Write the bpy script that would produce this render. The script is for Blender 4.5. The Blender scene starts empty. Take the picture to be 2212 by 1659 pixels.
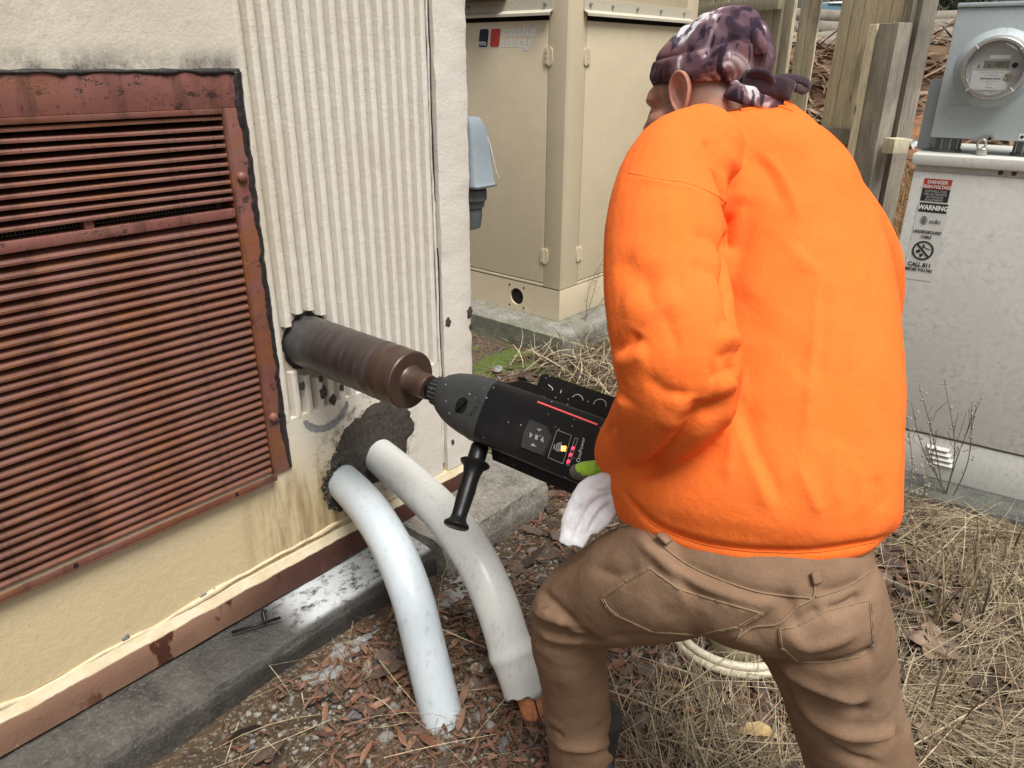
import bpy, bmesh, math, random
import numpy as np
from mathutils import Matrix, Vector
from mathutils.bvhtree import BVHTree
random.seed(7); rng = np.random.default_rng(11)
scene = bpy.context.scene
COL = scene.collection

# ------------------------------------------------------------------ camera, sky, sun, exposure
FPX, YAW, PITCH, ROLL, EYE = 2918.4/4000*2212, math.radians(40.481), math.radians(23.356), math.radians(0.258), 1.6
_r = np.array([math.cos(YAW), math.sin(YAW), 0.0])
_f = np.array([-math.sin(YAW)*math.cos(PITCH), math.cos(YAW)*math.cos(PITCH), -math.sin(PITCH)])
_u = np.cross(_r, _f)
CR = math.cos(ROLL)*_r+math.sin(ROLL)*_u; CU = -math.sin(ROLL)*_r+math.cos(ROLL)*_u
CAMP = np.array([0, 0, EYE])
cd = bpy.data.cameras.new('camera'); cam = bpy.data.objects.new('camera', cd); COL.objects.link(cam)
cam.matrix_world = Matrix(((CR[0], CU[0], -_f[0], 0), (CR[1], CU[1], -_f[1], 0), (CR[2], CU[2], -_f[2], EYE), (0, 0, 0, 1)))
cd.sensor_width = 36; cd.lens = 2918.4/4000*36; cd.clip_end = 500; cd.clip_start = 0.02
scene.camera = cam

SUN_EL, SUN_AZ = math.radians(64), math.radians(-24)      # azimuth from +X towards +Y
sun_dir = np.array([math.cos(SUN_EL)*math.cos(SUN_AZ), math.cos(SUN_EL)*math.sin(SUN_AZ), math.sin(SUN_EL)])
world = bpy.data.worlds.new('World'); scene.world = world; world.use_nodes = True
wn = world.node_tree; wn.nodes.clear()
wo = wn.nodes.new('ShaderNodeOutputWorld'); wb = wn.nodes.new('ShaderNodeBackground'); sk = wn.nodes.new('ShaderNodeTexSky')
hs = wn.nodes.new('ShaderNodeHueSaturation'); hs.inputs['Saturation'].default_value = 0.22
sk.sky_type = 'NISHITA'; sk.sun_disc = False; sk.sun_elevation = SUN_EL
sk.sun_rotation = math.atan2(sun_dir[0], sun_dir[1]); sk.dust_density = 6; sk.air_density = 1.6; sk.ozone_density = 0.6
wb.inputs['Strength'].default_value = 0.068
wn.links.new(sk.outputs[0], hs.inputs['Color']); wn.links.new(hs.outputs[0], wb.inputs[0]); wn.links.new(wb.outputs[0], wo.inputs[0])
sl = bpy.data.lights.new('sun', 'SUN'); sl.energy = 2.9; sl.angle = math.radians(28); sl.color = (1, 0.972, 0.925)
so = bpy.data.objects.new('sun', sl); COL.objects.link(so)
so.rotation_euler = Vector(-sun_dir).to_track_quat('-Z', 'Y').to_euler(); so.location = (3, -3, 6)
vs = scene.view_settings
vs.view_transform = 'Standard'; vs.look = 'None'; vs.exposure = 0.5; vs.gamma = 1.0; vs.use_curve_mapping = False

# ------------------------------------------------------------------ helpers: rays of the survey photograph (2212 px wide frame)
def ray(x, y): return CR*((x-1106)/FPX)-CU*((y-829.5)/FPX)+_f
def onz(x, y, z): d = ray(x, y); return CAMP+d*((z-EYE)/d[2])
def onx(x, y, X): d = ray(x, y); return CAMP+d*(X/d[0])
def ony(x, y, Y): d = ray(x, y); return CAMP+d*(Y/d[1])
def onp(x, y, p, n): d = ray(x, y); p = np.asarray(p, float); n = np.asarray(n, float); return CAMP+d*(((p-CAMP)@n)/(d@n))
def dep(x, y, t): return CAMP+ray(x, y)*t
def cat(pts, n):
    """Catmull-Rom through pts, n samples in all"""
    P = np.asarray(pts, float); P = np.vstack([2*P[0]-P[1], P, 2*P[-1]-P[-2]]); out = []
    m = len(P)-3
    for q in np.linspace(0, m-1e-6, n):
        i = int(q); t = q-i; a, b, c, d = P[i:i+4]
        out.append(0.5*((2*b)+(-a+c)*t+(2*a-5*b+4*c-d)*t*t+(-a+3*b-3*c+d)*t**3))
    return np.array(out)
def _h(ix, iy, iz, s):
    n = (ix*374761393+iy*668265263+iz*2147483647+s*1274126177) & 0xffffffff
    n = ((n ^ (n >> 13))*1274126177) & 0xffffffff
    return ((n ^ (n >> 16)) & 0xffff)/65535.0
def vnoise(p, seed=0):
    p = np.asarray(p, float); i = np.floor(p).astype(np.int64); f = p-i; f = f*f*(3-2*f); r = 0
    for a in (0, 1):
        for b in (0, 1):
            for c in (0, 1):
                w = (f[:, 0] if a else 1-f[:, 0])*(f[:, 1] if b else 1-f[:, 1])*(f[:, 2] if c else 1-f[:, 2])
                r = r+w*_h(i[:, 0]+a, i[:, 1]+b, i[:, 2]+c, seed)
    return r*2-1
def fbm(p, oct=4, seed=0):
    r = 0; a = 1.0; p = np.asarray(p, float)
    for o in range(oct): r = r+a*vnoise(p, seed+o*17); p = p*2.03+3.1; a *= 0.5
    return r

# ------------------------------------------------------------------ objects
WM = {}
def reg(o, M): WM[o.name] = M; return o
def wmat(o): return WM.get(o.name, Matrix.Identity(4)) if o else Matrix.Identity(4)
def tag(o, label=None, cat=None, group=None, kind=None):
    if label: o['label'] = label
    if cat: o['category'] = cat
    if group: o['group'] = group
    if kind: o['kind'] = kind
    return o
def thing(name, loc, label, cat, group=None, rz=0):
    o = bpy.data.objects.new(name, None); COL.objects.link(o); o.location = loc; o.rotation_euler = (0, 0, rz)
    o.empty_display_size = 0.1
    tag(o, label, cat, group)
    return reg(o, Matrix.Translation(Vector(loc)) @ Matrix.Rotation(rz, 4, 'Z'))
def link(name, me, mat, parent=None):
    o = bpy.data.objects.new(name, me); COL.objects.link(o)
    if mat is not None and not me.materials: me.materials.append(mat)
    if parent is not None: o.parent = parent
    return reg(o, wmat(parent))
def mesh(name, V, F, mat, parent=None, smooth=False, loc=None, attr=None, creaseangle=None):
    """V in world coordinates; moved into the parent's frame (or to an origin at loc when top-level)"""
    V = np.asarray(V, float).reshape(-1, 3)
    if parent is not None:
        Mi = np.array(wmat(parent).inverted()); V = V @ Mi[:3, :3].T+Mi[:3, 3]
    elif loc is not None: V = V-np.asarray(loc, float)
    me = bpy.data.meshes.new(name); me.from_pydata(V.tolist(), [], [list(map(int, f)) for f in F] if not isinstance(F, np.ndarray) else F.tolist())
    if attr is not None:
        for k, a in attr.items(): at = me.attributes.new(k, 'FLOAT', 'POINT'); at.data.foreach_set('value', np.asarray(a, np.float32))
    if smooth: me.polygons.foreach_set('use_smooth', np.ones(len(me.polygons), bool))
    me.update()
    o = link(name, me, mat, parent)
    if parent is None and loc is not None: o.location = loc; reg(o, Matrix.Translation(Vector(loc)))
    if smooth and creaseangle:
        me.set_sharp_from_angle(angle=math.radians(creaseangle))
    return o
class MB:
    def __init__(s): s.V = []; s.F = []; s.n = 0
    def add(s, V, F):
        V = np.asarray(V, float).reshape(-1, 3); s.V.append(V); s.F += [[i+s.n for i in f] for f in F]; s.n += len(V); return s
    def box(s, lo, hi, bev=0.0, M=None):
        V, F = boxvf(lo, hi, bev)
        if M is not None: V = V @ M[:3, :3].T+M[:3, 3]
        return s.add(V, F)
    def tube(s, path, r, seg=10, cap=True, flat=1.0, upv=None): return s.add(*tubevf(path, r, seg, cap, flat, upv))
    def build(s, name, mat, parent=None, smooth=False, loc=None, crease=35):
        return mesh(name, np.vstack(s.V), s.F, mat, parent, smooth, loc, creaseangle=crease if smooth else None)
def boxvf(lo, hi, bev=0.0):
    lo = np.asarray(lo, float); hi = np.asarray(hi, float); lo, hi = np.minimum(lo, hi), np.maximum(lo, hi)
    if bev <= 0:
        V = [(x, y, z) for z in (lo[2], hi[2]) for y in (lo[1], hi[1]) for x in (lo[0], hi[0])]
        return np.array(V), [[0, 2, 3, 1], [4, 5, 7, 6], [0, 1, 5, 4], [2, 6, 7, 3], [0, 4, 6, 2], [1, 3, 7, 5]]
    b = min(bev, 0.45*(hi-lo).min()); bm = bmesh.new(); bmesh.ops.create_cube(bm, size=1.0)
    for v in bm.verts:
        for k in range(3): v.co[k] = lo[k] if v.co[k] < 0 else hi[k]
    bmesh.ops.bevel(bm, geom=bm.edges[:], offset=b, segments=2, profile=0.6, affect='EDGES')
    bm.verts.index_update(); V = np.array([v.co[:] for v in bm.verts]); F = [[v.index for v in f.verts] for f in bm.faces]; bm.free()
    return V, F
def frames(P, upv=None):
    P = np.asarray(P, float); T = np.gradient(P, axis=0); T /= np.linalg.norm(T, axis=1)[:, None]+1e-12
    u = np.array([0, 0, 1.0]) if upv is None else np.asarray(upv, float)
    if abs(T[0]@u) > 0.95 and upv is None: u = np.array([1.0, 0, 0])
    A = []; B = []
    for t in T:
        a = u-t*(u@t); a /= np.linalg.norm(a)+1e-12; A.append(a); B.append(np.cross(t, a)); u = a
    return T, np.array(A), np.array(B)
def tubevf(path, r, seg=10, cap=True, flat=1.0, upv=None):
    P = np.asarray(path, float); n = len(P); r = np.broadcast_to(np.asarray(r, float), (n,))
    T, A, B = frames(P, upv); an = np.linspace(0, 2*math.pi, seg, endpoint=False)
    V = (P[:, None]+r[:, None, None]*(np.cos(an)[None, :, None]*A[:, None]*flat+np.sin(an)[None, :, None]*B[:, None])).reshape(-1, 3)
    F = [[i*seg+j, i*seg+(j+1) % seg, (i+1)*seg+(j+1) % seg, (i+1)*seg+j] for i in range(n-1) for j in range(seg)]
    if cap: F += [list(range(seg))[::-1], [(n-1)*seg+j for j in range(seg)]]
    return V, F
def loft(rings, cap=True):
    R = np.asarray(rings, float); n, s = R.shape[:2]; V = R.reshape(-1, 3)
    F = [[i*s+j, i*s+(j+1) % s, (i+1)*s+(j+1) % s, (i+1)*s+j] for i in range(n-1) for j in range(s)]
    if cap: F += [list(range(s))[::-1], [(n-1)*s+j for j in range(s)]]
    return V, F
def lathe(prof, seg, o, ax, cap=True):
    """prof: (along, radius); o origin; ax direction"""
    ax = np.asarray(ax, float); ax /= np.linalg.norm(ax); u = np.array([0, 0, 1.0]) if abs(ax[2]) < 0.9 else np.array([1.0, 0, 0])
    a = u-ax*(u@ax); a /= np.linalg.norm(a); b = np.cross(ax, a); an = np.linspace(0, 2*math.pi, seg, endpoint=False)
    ring = np.cos(an)[:, None]*a+np.sin(an)[:, None]*b
    return loft([np.asarray(o, float)+ax*h+ring*r for h, r in prof], cap)
def prism(poly, o, ex, ey, th):
    """outline poly (2D) in the frame ex, ey at o, extruded by th along ex x ey"""
    poly = np.asarray(poly, float); o, ex, ey = (np.asarray(v, float) for v in (o, ex, ey)); n = np.cross(ex, ey)
    A = o+poly[:, :1]*ex+poly[:, 1:]*ey; k = len(poly)
    return np.vstack([A, A+n*th]), [list(range(k))[::-1], list(range(k, 2*k))]+[[i, (i+1) % k, (i+1) % k+k, i+k] for i in range(k)]
def textvf(s, size, o, ex, ey, off=0.0, shear=0.0, align='LEFT', sx=1.0, space=1.0):
    cu = bpy.data.curves.new('t', 'FONT'); cu.body = s; cu.size = size; cu.offset = off; cu.shear = shear; cu.align_x = align; cu.space_character = space
    cu.resolution_u = 3
    ob = bpy.data.objects.new('t', cu); COL.objects.link(ob)
    me = bpy.data.meshes.new_from_object(ob.evaluated_get(bpy.context.evaluated_depsgraph_get()))
    V = np.array([v.co[:] for v in me.vertices]); F = [list(p.vertices) for p in me.polygons]
    bpy.data.objects.remove(ob); bpy.data.curves.remove(cu); bpy.data.meshes.remove(me)
    o, ex, ey = (np.asarray(v, float) for v in (o, ex, ey))
    return o+V[:, :1]*sx*ex+V[:, 1:2]*ey, F
def remesh(V, F, vox, smooth_it=6, smooth_f=0.5):
    me = bpy.data.meshes.new('rm'); me.from_pydata(np.asarray(V).tolist(), [], F); ob = bpy.data.objects.new('rm', me); COL.objects.link(ob)
    m = ob.modifiers.new('r', 'REMESH'); m.mode = 'VOXEL'; m.voxel_size = vox; m.adaptivity = 0
    if smooth_it: s = ob.modifiers.new('s', 'SMOOTH'); s.factor = smooth_f; s.iterations = smooth_it
    dg = bpy.context.evaluated_depsgraph_get(); e = bpy.data.meshes.new_from_object(ob.evaluated_get(dg))
    v = np.empty(len(e.vertices)*3); e.vertices.foreach_get('co', v); f = [list(p.vertices) for p in e.polygons]
    bpy.data.objects.remove(ob); bpy.data.meshes.remove(me); bpy.data.meshes.remove(e)
    return v.reshape(-1, 3), f
def vnormals(V, F):
    me = bpy.data.meshes.new('n'); me.from_pydata(np.asarray(V).tolist(), [], F); me.update()
    n = np.array([v.normal[:] for v in me.vertices]); bpy.data.meshes.remove(me); return n

# ------------------------------------------------------------------ materials
class Mt:
    def __init__(s, name):
        s.m = bpy.data.materials.new(name); s.m.use_nodes = True; s.t = s.m.node_tree; s.b = s.t.nodes['Principled BSDF']; s.bumps = []
    def N(s, t, **k):
        n = s.t.nodes.new(t)
        for a, v in k.items(): setattr(n, a, v)
        return n
    def L(s, a, b): s.t.links.new(a, b)
    def setin(s, i, v):
        if isinstance(v, bpy.types.NodeSocket): s.L(v, i)
        elif isinstance(v, (tuple, list)) and i.type == 'RGBA': i.default_value = (*v[:3], 1)
        else: i.default_value = v
    def co(s, kind='Object', scale=None):
        c = s.N('ShaderNodeNewGeometry').outputs['Position'] if kind == 'World' else s.N('ShaderNodeTexCoord').outputs[kind]
        if scale is not None:
            mp = s.N('ShaderNodeMapping'); mp.inputs['Scale'].default_value = scale; s.L(c, mp.inputs[0]); c = mp.outputs[0]
        return c
    def noise(s, scale, detail=4, rough=0.6, kind='Object', st=None, dist=0.0):
        n = s.N('ShaderNodeTexNoise'); n.inputs['Scale'].default_value = scale; n.inputs['Detail'].default_value = detail
        n.inputs['Roughness'].default_value = rough; n.inputs['Distortion'].default_value = dist; s.L(s.co(kind, st), n.inputs['Vector']); return n.outputs[0]
    def vor(s, scale, kind='Object', st=None, feature='F1', out='Distance'):
        n = s.N('ShaderNodeTexVoronoi', feature=feature); n.inputs['Scale'].default_value = scale; s.L(s.co(kind, st), n.inputs['Vector']); return n.outputs[out]
    def ramp(s, f, stops, interp='LINEAR'):
        r = s.N('ShaderNodeValToRGB'); e = r.color_ramp; e.interpolation = interp
        while len(e.elements) < len(stops): e.elements.new(0.5)
        for q, (p, c) in zip(e.elements, stops): q.position = p; q.color = (c, c, c, 1) if isinstance(c, (int, float)) else (*c, 1)
        s.L(f, r.inputs[0]); return r.outputs[0]
    def mix(s, f, a, b, mode='MIX'):
        n = s.N('ShaderNodeMix', data_type='RGBA', blend_type=mode); s.setin(n.inputs[0], f); s.setin(n.inputs[6], a); s.setin(n.inputs[7], b); return n.outputs[2]
    def math(s, op, a, b=0.0, c=None, clamp=False):
        n = s.N('ShaderNodeMath', operation=op, use_clamp=clamp); s.setin(n.inputs[0], a); s.setin(n.inputs[1], b)
        if c is not None: s.setin(n.inputs[2], c)
        return n.outputs[0]
    def xyz(s, kind='World'):
        n = s.N('ShaderNodeSeparateXYZ'); s.L(s.co(kind), n.inputs[0]); return n.outputs
    def rng(s, v, a, b, c=0.0, d=1.0, smooth=True):
        n = s.N('ShaderNodeMapRange', interpolation_type='SMOOTHSTEP' if smooth else 'LINEAR'); s.setin(n.inputs[0], v)
        for i, q in enumerate((a, b, c, d)): n.inputs[i+1].default_value = q
        return n.outputs[0]
    def attr(s, name): return s.N('ShaderNodeAttribute', attribute_name=name).outputs['Fac']
    def objrand(s): return s.N('ShaderNodeObjectInfo').outputs['Random']
    def bump(s, h, strength=0.3, dist=0.002):
        n = s.N('ShaderNodeBump'); n.inputs['Strength'].default_value = strength; n.inputs['Distance'].default_value = dist; s.L(h, n.inputs['Height'])
        if s.bumps: s.L(s.bumps[-1], n.inputs['Normal'])
        s.bumps.append(n.outputs[0]); s.L(n.outputs[0], s.b.inputs['Normal']); return s
    def out(s, color, rough=0.7, metal=0.0, spec=None, **k):
        s.setin(s.b.inputs['Base Color'], color); s.setin(s.b.inputs['Roughness'], rough); s.setin(s.b.inputs['Metallic'], metal)
        if spec is not None: s.b.inputs['Specular IOR Level'].default_value = spec
        for a, v in k.items(): s.setin(s.b.inputs[a.replace('_', ' ')], v)
        return s.m
def flat(name, col, rough=0.6, metal=0.0, var=0.12, sc=30, spec=None, bump=0.0):
    m = Mt(name); n = m.noise(sc, 5); c = m.mix(m.ramp(n, [(0.3, 0.0), (0.7, 1.0)]), tuple(v*(1-var) for v in col), tuple(min(1, v*(1+var)) for v in col))
    if bump: m.bump(n, bump, 0.002)
    return m.out(c, rough, metal, spec)

# ------------------------------------------------------------------ material library
XW = -1.73
def m_stucco():
    m = Mt('stucco'); x, y, z = m.xyz()
    n1 = m.noise(3.0, 5, kind='World'); n2 = m.noise(26, 5, 0.7, kind='World')
    c = m.mix(m.ramp(n1, [(0.35, 0), (0.68, 1)]), (0.69, 0.655, 0.56), (0.60, 0.55, 0.44))
    right = m.rng(y, 0.95, 1.25); c = m.mix(right, c, m.mix(m.ramp(n1, [(0.3, 0), (0.7, 1)]), (0.73, 0.695, 0.625), (0.67, 0.625, 0.55)))
    low = m.math('MULTIPLY', m.rng(m.math('ADD', z, m.math('MULTIPLY', n1, 0.25)), 0.82, 0.50), m.rng(y, 1.5, 1.15))
    c = m.mix(low, c, m.mix(n1, (0.66, 0.55, 0.34), (0.56, 0.44, 0.25)))
    # brown weathering at the top left, mildew over the louver, rust runs below its corner
    fade = m.math('MULTIPLY', m.rng(z, 1.64, 1.72), m.math('MULTIPLY', m.rng(y, 0.95, 0.55), m.ramp(m.noise(5, 6, 0.7, 'World'), [(0.47, 0), (0.58, 1)])))
    c = m.mix(m.math('MULTIPLY', fade, 0.55), c, (0.36, 0.25, 0.20))
    mil = m.math('MULTIPLY', m.math('MULTIPLY', m.math('MULTIPLY', m.rng(z, 1.64, 1.585), m.rng(z, 1.55, 1.57)), m.rng(y, 1.05, 1.0)), m.ramp(m.noise(9, 6, 0.75, 'World', (1, 1, 0.6)), [(0.36, 0), (0.62, 1)]))
    c = m.mix(mil, c, (0.10, 0.10, 0.095))
    run = m.math('MULTIPLY', m.math('MULTIPLY', m.rng(z, 0.54, 0.42), m.math('MULTIPLY', m.rng(y, 0.82, 0.95), m.rng(y, 1.32, 1.16))), m.ramp(m.noise(7, 5, 0.65, 'World', (1, 3.2, 0.35)), [(0.44, 0), (0.66, 1)]))
    c = m.mix(m.math('MULTIPLY', run, 0.88), c, (0.20, 0.115, 0.045))
    low2 = m.math('MULTIPLY', m.rng(z, 0.36, 0.22), m.ramp(m.noise(8, 6, 0.7, 'World', (1, 1, 0.4)), [(0.48, 0), (0.80, 1)]))
    c = m.mix(m.math('MULTIPLY', low2, 0.30), c, (0.46, 0.33, 0.16))
    pits = m.ramp(m.vor(55, 'World'), [(0.05, 1), (0.13, 0)]); pm = m.math('MULTIPLY', pits, m.ramp(m.noise(11, 3, 0.6, 'World'), [(0.48, 0), (0.6, 1)]))
    c = m.mix(m.math('MULTIPLY', pm, 0.7), c, (0.20, 0.15, 0.10))
    spk = m.ramp(m.noise(70, 4, 0.7, 'World'), [(0.60, 0), (0.74, 1)]); c = m.mix(m.math('MULTIPLY', spk, 0.35), c, (0.30, 0.27, 0.22))
    dx = m.math('SUBTRACT', y, 1.32); dz = m.math('SUBTRACT', z, 0.45); d = m.math('SQRT', m.math('ADD', m.math('MULTIPLY', dx, dx), m.math('MULTIPLY', dz, dz)))
    halo = m.math('MULTIPLY', m.rng(d, 0.25, 0.13), m.ramp(m.noise(34, 6, 0.75, 'World'), [(0.50, 0), (0.60, 1)])); c = m.mix(m.math('MULTIPLY', halo, 0.85), c, (0.085, 0.07, 0.055))
    m.bump(n2, 0.55, 0.004); m.bump(m.noise(150, 3, 0.6, 'World'), 0.5, 0.0015)
    return m.out(c, 0.85)
def m_groove():
    m = Mt('stucco_groove'); n = m.noise(9, 5, 0.7, 'World'); c = m.mix(m.ramp(n, [(0.3, 0), (0.7, 1)]), (0.47, 0.42, 0.34), (0.36, 0.315, 0.235))  # darker than the ribs: recess shade painted in together with dirt
    pits = m.ramp(m.vor(70, 'World', (1, 1, 1.4)), [(0.12, 1), (0.24, 0)]); c = m.mix(m.math('MULTIPLY', pits, 0.8), c, (0.10, 0.06, 0.04)); m.bump(m.noise(120, 4, 0.6, 'World'), 0.6, 0.002); return m.out(c, 0.9)
def m_base():
    m = Mt('base_paint'); x, y, z = m.xyz(); n = m.noise(14, 5, 0.7, 'World')
    edge = m.math('ADD', z, m.math('MULTIPLY', m.math('SUBTRACT', n, 0.5), 0.012))
    brown = m.mix(m.rng(y, 0.65, 1.0), m.mix(m.noise(20, 5, 0.7, 'World'), (0.20, 0.105, 0.07), (0.27, 0.155, 0.10)), m.mix(m.noise(30, 5, 0.7, 'World'), (0.085, 0.030, 0.018), (0.055, 0.02, 0.014)))
    drip = m.math('MULTIPLY', m.ramp(m.noise(13, 4, 0.55, 'World', (1, 1, 0.45)), [(0.57, 0), (0.61, 1)]), m.rng(y, 0.30, 0.45))
    brown = m.mix(drip, brown, (0.075, 0.026, 0.016))
    worn = m.ramp(m.noise(24, 5, 0.7, 'World'), [(0.64, 0), (0.70, 1)]); brown = m.mix(m.math('MULTIPLY', worn, m.rng(z, 0.15, 0.11)), brown, (0.42, 0.34, 0.22))
    cream = m.mix(m.ramp(n, [(0.35, 0), (0.65, 1)]), (0.72, 0.65, 0.48), (0.62, 0.50, 0.32))
    c = m.mix(m.rng(edge, 0.193, 0.197), brown, cream)
    m.bump(m.noise(90, 4, 0.6, 'World'), 0.5, 0.003); return m.out(c, m.mix(drip, (0.75,)*3, (0.3,)*3))
def m_rust(pink=0.5, chips=0.5):
    m = Mt('rusty_steel'); n = m.noise(7, 6, 0.7, st=(1, 0.35, 1.4)); n2 = m.noise(38, 6, 0.75, st=(1, 0.3, 1))
    paint = m.mix(m.noise(9, 4, st=(1, 0.5, 1)), (0.125, 0.046, 0.037), (0.30, 0.122, 0.102)); r1 = m.mix(n2, (0.055, 0.021, 0.015), (0.175, 0.060, 0.026))
    c = m.mix(m.ramp(n, [(pink-0.12, 1), (pink+0.14, 0)]), r1, paint)
    gl = m.ramp(m.noise(4, 4, 0.6, st=(1, 0.35, 1)), [(0.5, 0), (0.68, 1)]); c = m.mix(m.math('MULTIPLY', gl, 0.5), c, (0.17, 0.135, 0.125)); sp_ = m.ramp(m.noise(85, 4, 0.7), [(0.60, 0), (0.66, 0.8)]); c = m.mix(sp_, c, (0.045, 0.018, 0.013))
    ch = m.ramp(m.noise(26, 6, 0.75, st=(1, 0.6, 1)), [(chips, 0), (chips+0.05, 1)]); c = m.mix(ch, c, (0.05, 0.022, 0.018))
    orr = m.math('MULTIPLY', m.ramp(m.noise(5, 6, 0.75, st=(1, 0.6, 1.6), dist=0.4), [(0.46, 0), (0.62, 1)]), m.ramp(m.objrand(), [(0.2, 0.35), (0.9, 0.95)])); c = m.mix(orr, c, m.mix(n2, (0.14, 0.045, 0.018), (0.30, 0.115, 0.04)))
    c = m.mix(m.math('MULTIPLY', m.ramp(m.noise(11, 5, 0.7, st=(1, 1.4, 0.25)), [(0.53, 0), (0.68, 1)]), 0.6), c, (0.045, 0.019, 0.013))
    m.bump(n2, 0.35, 0.002); m.bump(m.math('SUBTRACT', 1.0, ch), 0.5, 0.002)
    return m.out(c, m.ramp(n2, [(0.3, 0.38), (0.7, 0.75)]), 0.0)
def m_concrete(name, a, b, moss=0.0, sc=9, dark=0.5):
    m = Mt(name); n = m.noise(sc, 6, 0.7, 'World'); n2 = m.noise(75, 5, 0.75, 'World'); c = m.mix(m.ramp(n, [(0.34, 0), (0.66, 1)]), a, b)
    sp = m.vor(170, 'World', out='Color'); bw = m.N('ShaderNodeRGBToBW'); m.L(sp, bw.inputs[0]); c = m.mix(m.ramp(bw.outputs[0], [(0.62, 0), (0.9, 0.35)]), c, tuple(min(1, v*1.9) for v in b))
    c = m.mix(m.ramp(n2, [(0.30, dark), (0.52, 0)]), c, tuple(v*0.3 for v in a))
    if moss:
        g = m.math('MULTIPLY', m.ramp(m.noise(6, 5, 0.7, 'World'), [(0.42, 0), (0.6, 1)]), moss); c = m.mix(g, c, m.mix(n2, (0.05, 0.07, 0.02), (0.12, 0.16, 0.05)))
    m.bump(n2, 0.8, 0.006); m.bump(n, 0.4, 0.02); return m, c
def m_kerb():
    m, c = m_concrete('wet_kerb', (0.036, 0.033, 0.029), (0.105, 0.095, 0.080)); x, y, z = m.xyz()
    wet = m.math('MULTIPLY', m.rng(y, 0.55, 0.75), m.rng(y, 1.75, 1.45)); c = m.mix(m.math('MULTIPLY', wet, 0.6), c, (0.035, 0.034, 0.033))
    # pale cement slurry lying along the middle of the kerb
    nn = m.noise(12, 6, 0.7, 'World'); top = m.rng(z, 0.065, 0.085)
    s = m.math('MULTIPLY', m.math('MULTIPLY', m.rng(y, 0.86, 0.98), m.rng(y, 1.62, 1.45)), m.math('MULTIPLY', top, m.rng(x, -1.56, -1.585)))
    s = m.math('MULTIPLY', s, m.ramp(m.noise(30, 7, 0.8, 'World', (1, 0.6, 1)), [(0.38, 0), (0.50, 1)])); c = m.mix(s, c, m.mix(nn, (0.45, 0.47, 0.48), (0.58, 0.60, 0.61)))
    return m.out(c, m.mix(s, m.mix(m.rng(y, 0.45, 0.75), (0.7,)*3, (0.38,)*3), (0.55,)*3))
def m_soil():
    m = Mt('soil'); n = m.noise(4, 6, 0.7, 'World'); n2 = m.noise(42, 6, 0.75, 'World'); x, y, z = m.xyz()
    c = m.mix(m.ramp(n, [(0.36, 0), (0.66, 1)]), (0.052, 0.035, 0.022), (0.13, 0.078, 0.038)); c = m.mix(m.ramp(n2, [(0.30, 0.85), (0.58, 0)]), c, (0.02, 0.016, 0.012))
    peb = m.vor(130, 'World', out='Color'); bw = m.N('ShaderNodeRGBToBW'); m.L(peb, bw.inputs[0]); c = m.mix(m.ramp(bw.outputs[0], [(0.62, 0), (0.86, 0.7)]), c, (0.27, 0.23, 0.17))
    mo = m.math('MULTIPLY', m.ramp(m.noise(5.2, 5, 0.65, 'World'), [(0.56, 0), (0.64, 1)]), m.rng(y, 1.9, 2.3)); c = m.mix(mo, c, m.mix(n2, (0.03, 0.05, 0.008), (0.14, 0.19, 0.03)))
    clay = m.mix(n2, (0.25, 0.098, 0.038), (0.44, 0.195, 0.085)); deb = m.mix(n2, (0.055, 0.036, 0.024), (0.20, 0.13, 0.075))
    clay = m.mix(m.ramp(m.noise(2.6, 6, 0.75, 'World', (1, 1, 2)), [(0.40, 0), (0.56, 1)]), clay, deb); clay = m.mix(m.rng(z, 0.9, 1.35), clay, m.mix(n, deb, (0.16, 0.085, 0.045)))
    far = m.rng(m.math('ADD', y, m.math('MULTIPLY', n, 1.5)), 6.6, 7.4); c = m.mix(far, c, clay)
    m.bump(n2, 0.9, 0.012); m.bump(m.noise(150, 4, 0.7, 'World'), 0.7, 0.004); return m.out(c, 0.95)
def m_litter(name, cols, rough=0.75, trans=0.0):
    m = Mt(name); r = m.attr('rnd'); st = [(i/(len(cols)-1), c) for i, c in enumerate(cols)]; c = m.ramp(r, st)
    c = m.mix(m.ramp(m.noise(60, 4, 0.7), [(0.35, 0.55), (0.6, 0)]), c, tuple(v*0.45 for v in cols[0])); m.bump(m.noise(180, 3, 0.6), 0.3, 0.001); return m.out(c, rough)
def m_objvar(name, cols, rough=0.7, sc=50, bump=0.4, spec=None):
    m = Mt(name); r = m.objrand(); c = m.ramp(r, [(i/(len(cols)-1), c) for i, c in enumerate(cols)]); n = m.noise(sc, 6, 0.7)
    c = m.mix(m.ramp(n, [(0.3, 0.6), (0.55, 0)]), c, tuple(v*0.35 for v in cols[0])); m.bump(n, bump, 0.003); return m.out(c, rough, spec=spec)
def m_wood(name, a, b, grey=0.5):
    m = Mt(name); n = m.noise(5, 6, 0.65, st=(9, 9, 0.7)); n2 = m.noise(40, 5, 0.7, st=(6, 6, 0.25)); c = m.mix(m.ramp(n, [(0.32, 0), (0.68, 1)]), a, b)
    c = m.mix(m.ramp(n2, [(0.34, 0.75), (0.5, 0)]), c, tuple(v*0.3 for v in a)); g = m.ramp(m.noise(1.4, 4, 0.6, st=(2.5, 2.5, 1)), [(grey-0.1, 0), (grey+0.12, 1)])
    c = m.mix(g, c, m.mix(n2, (0.075, 0.068, 0.058), (0.17, 0.155, 0.13))); c = m.mix(m.math('MULTIPLY', m.objrand(), 0.35), c, (0.13, 0.11, 0.08))
    kn = m.ramp(m.vor(3.2, st=(2.6, 2.6, 0.8)), [(0.05, 1), (0.10, 0)]); c = m.mix(m.math('MULTIPLY', kn, 0.8), c, (0.03, 0.022, 0.015))
    m.bump(n2, 0.7, 0.003); return m.out(c, 0.85)
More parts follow.
